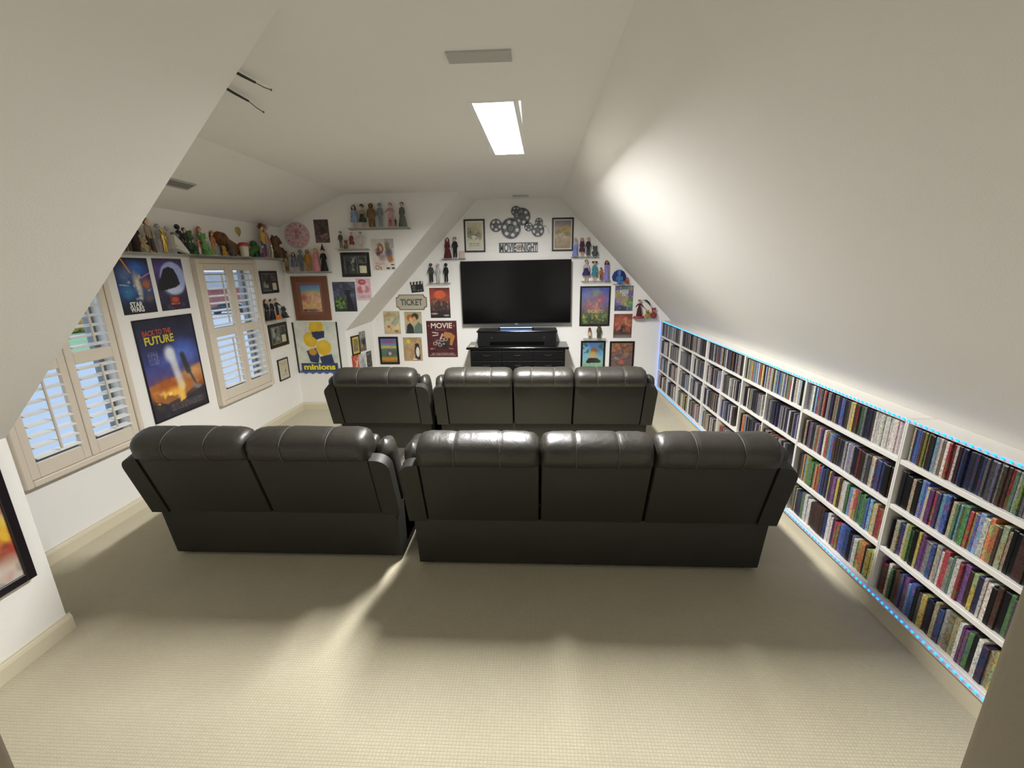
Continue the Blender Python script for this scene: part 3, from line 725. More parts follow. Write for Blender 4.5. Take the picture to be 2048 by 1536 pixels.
# -- back wall
def a_people(A):
    A.fill((0, '#5e2a24'), (.3, '#9a4a34'), (.6, '#5a3a34'), (.8, '#2b2220'), (1, '#1c1716')); A.ell(.5, .22, .3, .14, '#d6603a', 1, .15).ell(.15, .1, .12, .08, '#a83a30', .8, .5)
    for x, y in ((.28, .5), (.42, .44), (.52, .5), (.68, .46), (.8, .52)): A.line(x, y, x, y+.28, .045, '#3a2c2a', .95)
    A.blot(6, 9, '#a88a7a', .62, .7, (.1, .4, .9, .75)).ell(.2, .86, .18, .03, '#b8ac98', .9, .3).ell(.8, .92, .15, .03, '#b8ac98', .9, .3)
picture('back', -1.435, 1.507, .314, .46, 'dark poster of a grouped crowd under an orange sun', 'poster', a_people, edge='#3a2420')
def a_comic(A):
    A.fill((0, '#b9c2ac'), (.2, '#cfa874'), (.35, '#c9c4a0'), (.7, '#d8c69a'), (1, '#c6ab78')); A.blot(4, 8, '#b07a4a', .6, .6, (.1, .05, .9, .25)).line(.5, .55, .75, .3, .05, '#8c9a86', .8).ell(.28, .68, .1, .06, '#c4543c', .9, .3).ell(.78, .72, .15, .1, '#e0cf9a', .9, .3).ell(.75, .88, .12, .05, '#8a3a30', .9, .3).blot(9, 6, '#8fa08c', .62, .6)
picture('back', -2.218, 1.208, .26, .359, 'faded tan vintage film sign, left of the couple print', 'poster', a_comic, edge='#b3a684', name='poster')
def a_pair(A):
    A.fill((0, '#a8a684'), (.4, '#c2b487'), (1, '#8f9a84')); A.ell(.32, .28, .2, .16, '#b8622c', 1, .2).ell(.4, .36, .13, .12, '#d9b48a', 1, .25).ell(.62, .22, .2, .16, '#3f2f24', 1, .2).ell(.56, .34, .12, .13, '#c99a6c', 1, .25).poly([(.05, 1), (.12, .62), (.3, .5), (.48, .7), (.52, 1)], '#2b2f34').poly([(.5, 1), (.56, .7), (.8, .46), (1, .6), (1, 1)], '#64786c')
picture('back', -1.877, 1.204, .272, .341, 'olive print of two close painted faces, right of the faded tan sign', 'poster', a_pair, edge='#6f6a54')
def a_movie(A):
    A.fill('#4f1a20'); A.jit(3, .02); A.ell(.5, .62, .24, .15, '#35292a', 1, .05).ell(.5, .68, .2, .08, '#20191b', .8, .3).poly([(.52, .42), (.6, .3), (.82, .33), (.93, .42), (.82, .68), (.74, .66), (.78, .48)], '#b07a3e').line(.52, .36, .44, .5, .02, '#d8c8b4')
    A.lines(6, .08, .89, .92, .93, 1, '#4f1a20', 0).rect(.06, .845, .94, .852, '#b8a090').rect(.06, .945, .94, .952, '#b8a090')
    A.lines(4, .1, .74, .24, .79, 2, '#c8b0a0', .8).lines(5, .72, .74, .88, .79, 2, '#c8b0a0', .8).lines(7, .3, .225, .66, .26, 1, '#b87a70', .9)
    for x, y in ((.36, .57), (.5, .52), (.62, .5), (.42, .66), (.26, .62)): A.ell(x, y, .07, .05, '#b9aca0', .9, .08).ell(x, y, .045, .032, '#4f2a2c', 1, .1)
    A.ell(.55, .63, .03, .022, '#b9aca0')
    A.poly([(.18, .30), (.38, .32), (.38, .345), (.18, .325)], '#d8cdbc').poly([(.18, .39), (.38, .37), (.38, .395), (.18, .415)], '#d8cdbc')
t = picture('back', -1.433, .94, .481, .579, 'dark red poster with a film reel below the word MOVIE', 'poster', a_movie, edge='#3d1519')
words(t, 'MOVIE', .335, .085, '#e3d8c6', .0, .215, .02); words(t, 'GET YOUR TICKETS NOW', .36, .028, '#b9a496', 0, -.236, .01)
for x in (-.2, .2): MB().disc((x, -.006, .212), .007, .001, 10).obj('printed_dot', mat('ink_e3d8c6', '#e3d8c6'), t)
def a_kart(A):
    A.fill((0, '#4a63a8'), (.25, '#6a7fb4'), (.36, '#d8b83c'), (.45, '#3f6f6a'), (.7, '#2f6a4c'), (.85, '#d39a34'), (1, '#5a6a34')); A.lines(4, .08, .06, .92, .26, 2, '#b04a50', .0).ell(.5, .6, .2, .14, '#2c4a8c', .9, .3).ell(.55, .62, .1, .08, '#d9cdb0', .9, .3).blot(5, 7, '#c9482f', .66, .7, (.1, .4, .9, .95)).ell(.2, .55, .12, .1, '#2f8a6a', .7, .4).ell(.5, .88, .35, .06, '#d8742c', .8, .4)
t = picture('back', -2.304, .761, .317, .448, 'bright many coloured game print in a thick black frame, nearest the slope', 'picture', a_kart, .032)
words(t, 'SONIC', .19, .05, '#a8404c', 0, .145, .02)
def a_tan(A):
    A.fill('#b59b74'); A.blot(4, 5, '#a3865e', .5, .6).ell(.3, .17, .1, .09, '#d9cb3c', 1, .25).poly([(.62, .95), (.58, .5), (.66, .3), (.82, .28), (.9, .5), (.88, .95)], '#2b2828').ell(.76, .62, .1, .22, '#e4ded0', 1, .12).ell(.74, .32, .11, .07, '#2b2828', 1, .2).ell(.6, .93, .12, .03, '#e4ded0', 1, .2).blot(7, 4, '#9a8058', .6, .6, (.0, .5, .6, 1))
picture('back', -1.916, .781, .30, .379, 'tan print with a yellow disc and a black and white shape', 'poster', a_tan, edge='#8f7b5c')
def a_top1(A):
    A.fill((0, '#c9c6a4'), (.5, '#bdb890'), (.75, '#cfcdb8'), (1, '#c9c8bb')); A.ell(.25, .4, .24, .16, '#6b6a54', .85, .5).ell(.75, .48, .26, .14, '#7a7860', .8, .5).ell(.5, .24, .22, .14, '#a8a47a', .8, .6).poly([(.3, .5), (.5, .48), (.78, .62), (.7, .68), (.3, .58)], '#d6d3c2').blot(4, 8, '#4f5144', .62, .6, (.05, .2, .95, .65)).lines(5, .14, .76, .86, .9, 2, '#77786a', .95)
picture('back', -.858, 2.487, .314, .467, 'olive and cream print in a black frame, left of the film reels', 'picture', a_top1, .024, mount=.02, mcol='#d9d7c8')
def a_top2(A):
    A.fill((0, '#7d7682'), (.16, '#8f8690'), (.25, '#b59f6e'), (.45, '#c2ae84'), (.7, '#b3a184'), (1, '#9d8668')); A.ell(.65, .3, .3, .1, '#c7a84e', .7, .5).ell(.25, .42, .2, .1, '#7d7566', .7, .5).ell(.45, .55, .3, .08, '#ddd2b8', .8, .5).ell(.75, .48, .2, .08, '#80725c', .7, .5).blot(5, 6, '#8a7a66', .6, .5)
picture('back', .45, 2.484, .318, .470, 'sand coloured print in a black frame, right of the film reels', 'picture', a_top2, .024, mount=.016, mcol='#d6d2c4')
def a_enc(A):
    A.fill((0, '#44529a'), (.3, '#5f6aa4'), (.55, '#6a5a70'), (.75, '#4a5a3c'), (1, '#2f3a26')); A.ell(.4, .35, .3, .25, '#8a6a74', .7, .6).ell(.55, .15, .14, .1, '#7f9a7c', .7, .5).ell(.72, .3, .16, .14, '#a0546e', .8, .5).ell(.3, .5, .2, .12, '#93606a', .7, .5).ell(.5, .55, .15, .12, '#a8726a', .7, .5).blot(4, 9, '#c98a6a', .63, .7, (.15, .3, .85, .7)).blot(8, 10, '#6f8a3e', .55, .8, (.05, .72, .95, .98)).blot(11, 12, '#b9a24c', .68, .8, (.05, .7, .95, .95)).ell(.15, .2, .14, .1, '#6f83b8', .6, .6)
t = picture('back', .959, 1.433, .462, .605, 'large framed print of a colourful hill scene under a blue sky, by the television', 'picture', a_enc, .026)
words(t, 'ENCANTO', .23, .05, '#c9b06a', .01, -.075, .02)
def a_weird(A):
    A.fill((0, '#5a5a98'), (.5, '#6a5a8c'), (.8, '#3f4a6a'), (1, '#2f3c66')); A.ell(.25, .4, .22, .2, '#9aa03c', .8, .3).ell(.3, .62, .25, .2, '#8a6aa0', .8, .4).ell(.55, .62, .22, .18, '#a8a04c', .7, .4).ell(.85, .7, .22, .2, '#4f8a48', .8, .4).ell(.6, .1, .3, .1, '#5f8a5c', .6, .5).ell(.35, .88, .25, .1, '#2a3558', .9, .4).blot(6, 7, '#c9b45a', .66, .6)
t = picture('back', 1.394, 1.546, .275, .374, 'purple and green poster with scrawled white title, below the blue plush', 'poster', a_weird, edge='#3f4a6a', gloss=True)
words(t, 'INSIDE', .13, .05, '#e9e8ee', 0, .105, .01); words(t, 'OUT', .085, .045, '#e9e8ee', .015, .055, .01)
def a_fur(A):
    A.fill((0, '#7a3a30'), (.4, '#8c4a38'), (.8, '#4a2f2a'), (1, '#7d7a7a')); A.ell(.4, .25, .3, .16, '#a85a44', .8, .5).ell(.75, .35, .2, .16, '#a86a44', .7, .5).ell(.55, .62, .3, .14, '#2f2322', .9, .5).ell(.25, .5, .18, .14, '#9a4436', .8, .5).ell(.75, .62, .14, .12, '#b05a3a', .8, .5).blot(5, 9, '#c98a6a', .64, .6, (.05, .05, .95, .75)).lines(6, .15, .86, .95, .96, 2, '#b0aaa8', .6)
picture('back', 1.398, 1.127, .279, .371, 'rust red poster on the back wall, between the purple poster and the red floral one', 'poster', a_fur, edge='#5a3028', gloss=True)
def a_isl(A):
    A.fill((0, '#3f6aa8'), (.35, '#5c93c4'), (.6, '#7ab0b4'), (.8, '#8ab69a'), (1, '#79a884')); A.ell(.15, .4, .2, .3, '#8ac0d4', .7, .6).ell(.55, .3, .16, .14, '#8a5a3c', .95, .3).ell(.5, .48, .2, .14, '#c2a868', .9, .4).poly([(.18, .72), (.3, .6), (.7, .6), (.9, .72), (.85, .78), (.2, .8)], '#2c2622').blot(5, 8, '#3c5a34', .5, .8, (0, 0, .3, .4)).blot(8, 8, '#3c5a34', .5, .8, (.75, 0, 1, .35))
picture('back', .954, .665, .384, .47, 'framed print of a blue green seashore, left of the red floral one', 'picture', a_isl, .03)
def a_flo(A):
    A.fill((0, '#8a5a3c'), (.3, '#7d5a4a'), (.7, '#6f5a52'), (1, '#6a5048')); A.blot(4, 8, '#b5703a', .5, .8, (0, 0, 1, .35)).blot(7, 9, '#54423c', .55, .7).ell(.48, .75, .14, .08, '#b8524a', .95, .3).ell(.25, .6, .12, .04, '#8a8f9a', .8, .4, .5).ell(.7, .45, .14, .08, '#9a7a5c', .7, .4)
picture('back', 1.404, .66, .384, .46, 'framed reddish brown floral print lowest and nearest the blue light strip', 'picture', a_flo, .03)
# TICKET plaque, clapperboard, reels, MOVIE NIGHT
M_PLQ = mat('plaque_cream', '#b9b09a', .6, vary=.08, vscale=12); M_PLE = mat('plaque_edge', '#6a5a44', .55); M_INK = mat('ink_slate', '#4c5657', .55)
def notch(w, h, r):
    p = []
    for sx, sz, a0 in ((1, 1, 270), (-1, 1, 360), (-1, -1, 90), (1, -1, 180)):
        pass
    def arc(cx, cz, a0, a1): return [(cx+r*math.cos(math.radians(a0+(a1-a0)*k/6)), cz+r*math.sin(math.radians(a0+(a1-a0)*k/6))) for k in range(7)]
    p += arc(w/2, h/2, 270, 180) + arc(-w/2, h/2, 360, 270) + arc(-w/2, -h/2, 90, 0) + arc(w/2, -h/2, 180, 90)
    return p
t = thing('ticket_plaque', 'cream plaque shaped like a ticket, lettered TICKET, beside the slope', 'sign', (-1.882, YB, 1.523))
MB().prism([(x, -.008, z) for x, z in notch(.483, .236, .045)], (0, .008, 0)).obj('edge', M_PLE, t)
MB().prism([(x, -.012, z) for x, z in notch(.462, .215, .045)], (0, .004, 0)).obj('face', M_PLQ, t)
lettering('TICKET', .345, .10, M_INK, t, 0, -.0115, 0, .025)
t = thing('clapperboard', 'small black film clapperboard with white stripes, above the ticket plaque', 'sign', (-1.777, YB, 1.748)); t.rotation_euler = (0, math.radians(-5), 0)
MB().box(-.095, .095, -.012, 0, -.072, .04).obj('slate', mat('slate_black', '#1c1d1f', .6), t)
st = MB().box(-.098, .098, -.016, 0, .043, .088).obj('clapper_stick', mat('slate_black', '#1c1d1f', .6), t)
for i in range(4):
    x = -.085+i*.05
    MB().prism([(x, -.0175, .044), (x+.024, -.0175, .044), (x+.036, -.0175, .087), (x+.012, -.0175, .087)], (0, .002, 0)).obj('stripe', mat('stripe_white', '#cfccc2', .6), st)
mb = MB()
for i in range(5): mb.box(-.075, -.02-.008*(i % 3), -.0128, -.012, .018-i*.016, .022-i*.016)
mb.box(.0, .025, -.0128, -.012, -.05, -.04); mb.box(.045, .07, -.0128, -.012, -.05, -.04)
mb.obj('chalk_writing', mat('chalk', '#9a9a94', .8), t)
M_REEL = mat('reel_metal', '#5c5e60', .5, .35)
t = thing('film_reel_decor', 'grey metal wall decoration of seven linked film reels with trailing film', 'wall decor', (-.2, YB, 2.64))
for x, z, r in ((-.535, 2.627, .092), (-.315, 2.581, .147), (-.236, 2.818, .071), (-.147, 2.742, .122), (-.053, 2.60, .064), (.099, 2.664, .058), (.082, 2.552, .095)):
    mb = MB(); n = 6 if r > .1 else 5; cx, cz = x+.2, z-2.64
    nn = 40; y0 = -.018 if r in (.147, .071, .095) else -.012
    mb.disc((cx, y0, cz), r, .006, nn, r*.80); mb.disc((cx, y0, cz), r*.36, .006, 20)
    for k in range(n):
        a = 2*math.pi*k/n+.3; c, s = math.cos(a), math.sin(a); w = r*.17
        mb.prism([(cx+c*r*.3-s*w*1.5, y0, cz+s*r*.3+c*w*1.5), (cx+c*r*.3+s*w*1.5, y0, cz+s*r*.3-c*w*1.5), (cx+c*r*.55+s*w*.7, y0, cz+s*r*.55-c*w*.7), (cx+c*r*.85+s*w*1.6, y0, cz+s*r*.85-c*w*1.6), (cx+c*r*.85-s*w*1.6, y0, cz+s*r*.85+c*w*1.6), (cx+c*r*.55-s*w*.7, y0, cz+s*r*.55+c*w*.7)], (0, .006, 0))
    mb.disc((cx, y0+.006, cz), r*.12, -y0-.006, 10)
    mb.obj('reel', M_REEL, t)
mb = MB(); pts = [(.36, -.02), (.40, -.035), (.43, -.07), (.445, -.13)]
for (x0, z0), (x1, z1) in zip(pts, pts[1:]): mb.prism([(x0, -.012, z0), (x1, -.012, z1), (x1+.008, -.012, z1-.012), (x0+.008, -.012, z0-.014)], (0, .004, 0))
mb.obj('film_strip', M_REEL, t)
t = thing('movie_night_sign', 'dark grey metal cutout sign reading MOVIE NIGHT, over the television', 'sign', (-.207, YB, 2.311))
M_SIGN = mat('sign_metal', '#47494b', .5, .3)
lettering('MOVIE', .25, .125, M_SIGN, t, -.155, -.010, 0, .035, .006); lettering('NIGHT', .235, .125, M_SIGN, t, .165, -.010, 0, .035, .006)
mb = MB(); mb.box(-.288, .288, -.012, -.004, .058, .07); mb.box(-.288, .288, -.012, -.004, -.07, -.058)
for x in (-.285, .285):
    mb.box(x-.004, x+.004, -.012, 0, -.07, .07)
mb.obj('rail', M_SIGN, t)
mb = MB(); mb.disc((.012, -.014, 0), .042, .006, 24, .03); mb.disc((.012, -.014, 0), .012, .006, 12)
for k in range(5): a = 2*math.pi*k/5; mb.tube([(.012, -.011, 0), (.012+.036*math.cos(a), -.011, .036*math.sin(a))], .006, 5)
mb.obj('reel', mat('reel_brass', '#8a7a58', .5, .3), t)
# clock
t = thing('wall_clock', 'round pink wall clock near the dormer corner', 'clock', (-3.188, YC, 2.483))
MB().disc((0, -.02, 0), .168, .02, 48).obj('rim', mat('clock_rim', '#c9a6ac', .5), t)
A = Art(.32, .32, .005); A.fill('#d9b9bd').blot(4, 12, '#c896a0', .5, .6).ell(.5, .25, .17, .11, '#c8606e', .8, .3).ell(.5, .6, .16, .12, '#a07a80', .7, .5).blot(7, 14, '#8f6a72', .66, .5)
m = 48; d = np.hypot(A.X-.5, A.Y-.5)
fc = art_obj(A, .225, .225, t, False, -.0215, name='dial')
MB().disc((0, -.0212, 0), .158, .001, 48).obj('face', mat('clock_face', '#d6b4b9', .5), t)
for k in range(12):
    a = math.pi/2-2*math.pi*(k+1)/12
    lettering(str(k+1), .028 if k > 8 else .016, .026, mat('ink_plum', '#5a3f46', .5), t, .135*math.cos(a), -.0213, .135*math.sin(a), .02, .001, name='numeral')
for L, w, a in ((.06, .008, 2.0), (.095, .006, .4)):
    c, s = math.cos(a), math.sin(a)
    MB().prism([(-s*w/2, -.024, c*w/2), (s*w/2, -.024, -c*w/2), (c*L, -.024, s*L)], (0, .0015, 0)).obj('hand', mat('ink_dark', '#2f2528', .5), t)
# framed print on the near knee wall, cut by the photo's edge
def a_near(A): A.fill((0, '#cfc6b4'), (.5, '#c2b49a'), (.75, '#9a4a34'), (1, '#cfc9bd')); A.blot(3, 5, '#a8382c', .55, .9, (0, .3, 1, 1)).blot(6, 4, '#e0b93a', .62, .95, (.2, .35, 1, .75)).blot(9, 8, '#4b4440', .6, .7, (0, .5, 1, 1)).ell(.7, .9, .4, .1, '#d8d4ca', .7, .6)
picture('near', 1.56, .80, .58, .72, 'black framed red and yellow print on the near knee wall by the doorway', 'picture', a_near, .045, mat('frame_black_plum', '#1d171c', .3), depth=.03)
# ------------------------------------------------------------------ television, black riser, dresser
M_SCREEN = mat('screen_glass', '#030304', .15, spec=.3)
M_GLOSSB = mat('black_gloss', '#09090a', .14, spec=.6)
M_CHROME = mat('chrome', '#c8ccd0', .25, 1.0)
t = thing('television', 'large black flat television on the back wall, switched off', 'television', (-.246, 6.60, 1.659), math.radians(-.3))
t.rotation_euler = (0, math.radians(-.35), 0)
MB().rbox(-.826, .826, 0, .035, -.468, .468, .006, 2).obj('bezel', M_BLACK, t)
MB().box(-.818, .818, -.0015, .001, -.452, .461).obj('screen', M_SCREEN, t)
MB().rbox(-.5, .5, .03, .075, -.40, .25, .015, 2).obj('rear_housing', M_BLACK, t)
MB().box(-.3, .3, .07, .128, -.2, .2).obj('wall_bracket', M_BLACK, t)
MB().rbox(-.028, .028, -.006, .02, -.486, -.462, .004, 1).obj('sensor_bump', M_CHROME, t)
t = thing('blue_reflection_bar', 'glowing blue bar put in for a reflection on the black riser under the television', 'light', (-.246, 6.50, 1.128))
MB().rbox(-.27, .27, -.02, .02, 0, .012, .004, 1).obj('housing', M_BLACK, t)
MB().rbox(-.24, .24, -.022, .012, .0115, .022, .004, 2).obj('diffuser', emit('blue_glow', '#86aef5', 1.5), t)  # glow strip added to stand for the blue reflection on the riser top
M_HANDLE = mat('handle_brass', '#6b5a38', .35, .8); M_EDGE = mat('edge_grey', '#3a3a3c', .3)  # plain dark grey for drawer edges, knobs and outer handles
t = thing('tv_riser', 'glossy black wide box on the dresser, below the television', 'cabinet', (-.2265, 6.25, .896))
MB().rbox(-.575, .575, .0, .38, .0, .215, .006, 2).obj('body', M_BLACK, t)
MB().rbox(-.592, .592, -.012, .39, .212, .232, .006, 2).obj('top', M_GLOSSB, t)
MB().box(-.40, .40, -.004, .002, .02, .075).obj('lower_panel', M_GLOSSB, t)
for x in (-.37, .40):
    MB().disc((x, -.006, .135), .013, .008, 16).obj('knob', M_EDGE, t)
t = thing('dresser', 'black wide dresser with rows of drawers against the back wall', 'dresser', (-.22, 6.20, 0))
mb = MB(); mb.rbox(-.70, .70, .03, .49, .06, .862, .006, 1); mb.obj('body', M_BLACK, t)
MB().rbox(-.752, .752, -.012, .51, .862, .896, .008, 2).obj('top', M_GLOSSB, t)
MB().rbox(-.69, .69, .05, .47, 0, .06, .004, 1).obj('plinth', M_BLACK, t)
for c in range(3):
    x0 = -.675+c*.454
    for r in range(5):
        z1 = .838-r*.152
        d = MB().rbox(x0, x0+.442, .014, .034, z1-.138, z1, .006, 2).obj('drawer', M_BLACK, t)
        MB().box(x0+.012, x0+.43, .0125, .016, z1-.006, z1-.002).obj('drawer_edge', M_EDGE, d)
        h = MB(); cx = x0+.221; zc = z1-.06
        h.tube([(cx-.045, .014, zc), (cx-.04, -.004, zc-.004), (cx, -.010, zc-.010), (cx+.04, -.004, zc-.004), (cx+.045, .014, zc)], .0045, 6)
        h.obj('handle', M_HANDLE if c == 1 else M_EDGE, d, smooth=True)
tag(MB().rbox(-.93, -.845, 6.235, 6.34, .8965, .909, .003, 1).obj('notepad', mat('paper_cream', '#cfc8a4', .7)), 'small cream notepad on the dresser beside the black riser', 'notepad')

# ------------------------------------------------------------------ clear shelves and the dolls and toys on them
def acrylic():
    m = bpy.data.materials.new('clear_acrylic'); m.use_nodes = True
    nt = m.node_tree; nt.nodes.clear()
    out = nt.nodes.new('ShaderNodeOutputMaterial'); mx = nt.nodes.new('ShaderNodeMixShader'); m2 = nt.nodes.new('ShaderNodeMixShader')
    tr = nt.nodes.new('ShaderNodeBsdfTransparent'); gl = nt.nodes.new('ShaderNodeBsdfGlossy'); df = nt.nodes.new('ShaderNodeBsdfDiffuse'); fr = nt.nodes.new('ShaderNodeFresnel')
    tr.inputs[0].default_value = (.97, .975, .97, 1); gl.inputs['Roughness'].default_value = .06; df.inputs[0].default_value = (.72, .72, .69, 1); fr.inputs[0].default_value = 1.49
    m2.inputs[0].default_value = .25
    nt.links.new(tr.outputs[0], m2.inputs[1]); nt.links.new(df.outputs[0], m2.inputs[2])
    front_only(nt, fr, mx); nt.links.new(m2.outputs[0], mx.inputs[1]); nt.links.new(gl.outputs[0], mx.inputs[2])
    nt.links.new(mx.outputs[0], out.inputs[0]); return m
M_ACR = acrylic()
def shelf(wallname, u0, u1, z, label, depth=.11):
    """z = upper face of the board"""
    fn, rz = WALLS[wallname]; w = u1-u0
    t = thing('display_shelf', label, 'shelf', fn((u0+u1)/2, z), rz)
    MB().rbox(-w/2, w/2, -depth, 0, -.006, 0, .002, 1).obj('board', M_ACR, t)
    MB().rbox(-w/2, w/2, -.006, 0, -.022, -.006, .002, 1).obj('mounting_lip', M_ACR, t)
    for x in (-w/2+.03, w/2-.03): MB().prism([(x-.003, -.006, -.006), (x-.003, -depth*.7, -.006), (x-.003, -.006, -.022)], (.006, 0, 0)).obj('bracket', M_ACR, t)
def wpos(wallname, u, z, off):
    fn, rz = WALLS[wallname]; p = Vector(fn(u, z)); n = Matrix.Rotation(rz, 3, 'Z') @ Vector((0, -1, 0))
    return p+n*off, rz
SKIN = '#d9ad8c'
def fab(c, rough=.8): return mat('cloth_'+c.strip('#'), c, rough, vary=.18, vscale=25)
def doll(wallname, u, z, h, style, label, top='#888888', low=None, hair='#4a3020', long=0, hat=None, skin=SKIN, off=.06, turn=0.0, group=None, wide=1.0, arms=1, name='doll', cat='doll'):
    p, rz = wpos(wallname, u, z, off)
    t = thing(name, label, cat, p, rz+turn, group); t.scale = (h*1.14, h*1.05, h)
    low = low or top
    ms = mat('skin_'+skin.strip('#'), skin, .55)
    mb = MB()
    # one body: torso, neck, head, legs, arms
    mb.loft([[(rx*math.cos(2*math.pi*i/12), ry*math.sin(2*math.pi*i/12)+dy, zz) for i in range(12)] for rx, ry, zz, dy in
             ((.062, .045, .46, 0), (.068, .05, .52, 0), (.05, .038, .60, 0), (.068, .045, .70, 0), (.072, .04, .765, 0), (.03, .028, .795, 0), (.022, .022, .81, 0), (.024, .024, .83, 0),
              (.045, .048, .85, -.006), (.056, .06, .885, -.008), (.058, .062, .92, -.004), (.05, .055, .955, 0), (.028, .03, .98, 0), (.004, .004, .987, 0))])
    for s in (-1, 1):
        mb.tube([(s*.036, 0, .49), (s*.04, -.006, .30), (s*.042, .0, .27), (s*.045, .006, .06), (s*.045, -.005, .03)], [.036, .028, .024, .018, .016], 8)
        mb.ell((s*.046, -.025, .014), .018, .04, .014, 8, 5)
        if arms:
            e = (s*.098*wide, -.02, .60) if arms == 1 else (s*.17*wide, -.03, .66)
            hd = (s*.10*wide, -.06, .47) if arms == 1 else (s*.25*wide, -.05, .60)
            mb.tube([(s*.062, 0, .755), e, hd], [.024, .019, .014], 8); mb.ell(hd, .016, .014, .024, 8, 5)
    mb.ell((0, -.072, .892), .01, .014, .012, 6, 4)
    b = mb.obj('body', ms, t, smooth=True, angle=80)
    for s in (-1, 1): MB().ell((s*.022, -.064, .912), .008, .004, .008, 6, 4).obj('eye', mat('eye_dark', '#221a16', .3), t)
    mt, ml = fab(top), fab(low)
    def torso(mb, zlo=.47, f=1.0):
        mb.loft([[(rx*f*wide*math.cos(2*math.pi*i/12), ry*f*math.sin(2*math.pi*i/12), zz) for i in range(12)] for rx, ry, zz in ((.078, .058, zlo), (.066, .05, .6), (.08, .056, .7), (.084, .052, .765), (.036, .034, .80))])
        for s in (-1, 1):
            if arms:
                e = (s*.098*wide, -.02, .60) if arms == 1 else (s*.17*wide, -.03, .66)
                e2 = (s*.10*wide, -.05, .51) if arms == 1 else (s*.22*wide, -.045, .62)
                mb.tube([(s*.06, 0, .765), e, e2], [.034*f, .028*f, .026*f], 8)
        return mb
    if style in ('gown', 'dress', 'robe'):
        torso(MB()).obj('bodice', mt, t, smooth=True, angle=70)
        hem, rad = {'gown': (.012, .175), 'dress': (.26, .15), 'robe': (.012, .13)}[style]; rad *= wide
        mb = MB(); n = 28; rings = []
        for k in range(8):
            q = k/7; zz = .62-(.62-hem)*q; r0 = .06+(rad-.06)*(q**.75)
            rings.append([(r0*(1+.06*q*math.cos(9*a))*math.cos(a), r0*.8*(1+.06*q*math.cos(9*a))*math.sin(a), zz) for a in [2*math.pi*i/n for i in range(n)]])
        mb.loft(rings).obj('skirt' if style != 'robe' else 'robe', ml, t, smooth=True, angle=70)
    elif style == 'suit':
        torso(MB(), .42).obj('jacket', mt, t, smooth=True, angle=70)
        mb = MB()
        for s in (-1, 1): mb.tube([(s*.036, 0, .50), (s*.045, -.004, .28), (s*.05, .004, .045)], [.046*wide, .038*wide, .032*wide], 9)
        mb.obj('trousers', ml, t, smooth=True)
    elif style == 'fur':
        mb = MB(); mb.loft([[(rx*wide*math.cos(2*math.pi*i/14), ry*wide*math.sin(2*math.pi*i/14), zz) for i in range(14)] for rx, ry, zz in ((.07, .06, .36), (.115, .09, .45), (.12, .1, .6), (.11, .09, .72), (.06, .05, .82))])
        for s in (-1, 1):
            mb.tube([(s*.05, 0, .45), (s*.07, 0, .25), (s*.075, 0, .03)], [.06*wide, .05*wide, .045*wide], 9)
            mb.tube([(s*.09, 0, .74), (s*.125, -.01, .58), (s*.12, -.05, .44)], [.045*wide, .04*wide, .035*wide], 9)
        mb.obj('fur_suit', mt, t, smooth=True)
        MB().ell((0, .012, .90), .085*wide, .07, .105, 12, 8).obj('mane', ml, t, smooth=True)
    mh = mat('hair_'+hair.strip('#'), hair, .7, vary=.2, vscale=30)
    if hair and style != 'fur' and hat != 'hood':
        mb = MB()
        mb.ell((0, .014, .925), .074, .07, .078, 12, 8)
        if long: mb.ell((0, .045, .86-.1*long), .092, .042, .11+.1*long, 10, 8)
        if long > 1:
            for s in (-1, 1): mb.ell((s*.068, .0, .83), .034, .034, .12, 8, 6)
        mb.obj('hair', mh, t, smooth=True)
    mk = fab(low if hat in ('brim', 'pointed') else top)
    if hat == 'brim':
        MB().lathe([(.125, .95), (.115, .958), (.07, .962), (.066, 1.02), (.045, 1.04), (0, 1.035)], n=18).obj('hat', mh if not long else mk, t, smooth=True)
    elif hat == 'pointed':
        MB().lathe([(.11, .945), (.10, .955), (.066, .965), (.035, 1.09), (.004, 1.22)], n=16).obj('hat', mt, t, smooth=True)
    elif hat == 'hood':
        MB().ell((0, .016, .915), .08, .075, .09, 12, 8).obj('hood', mt, t, smooth=True)
    elif hat == 'buns':
        mb = MB()
        for s in (-1, 1): mb.ell((s*.085, .01, .955), .05, .045, .05, 10, 7)
        mb.obj('hair_bun', mh, t, smooth=True)
    return t
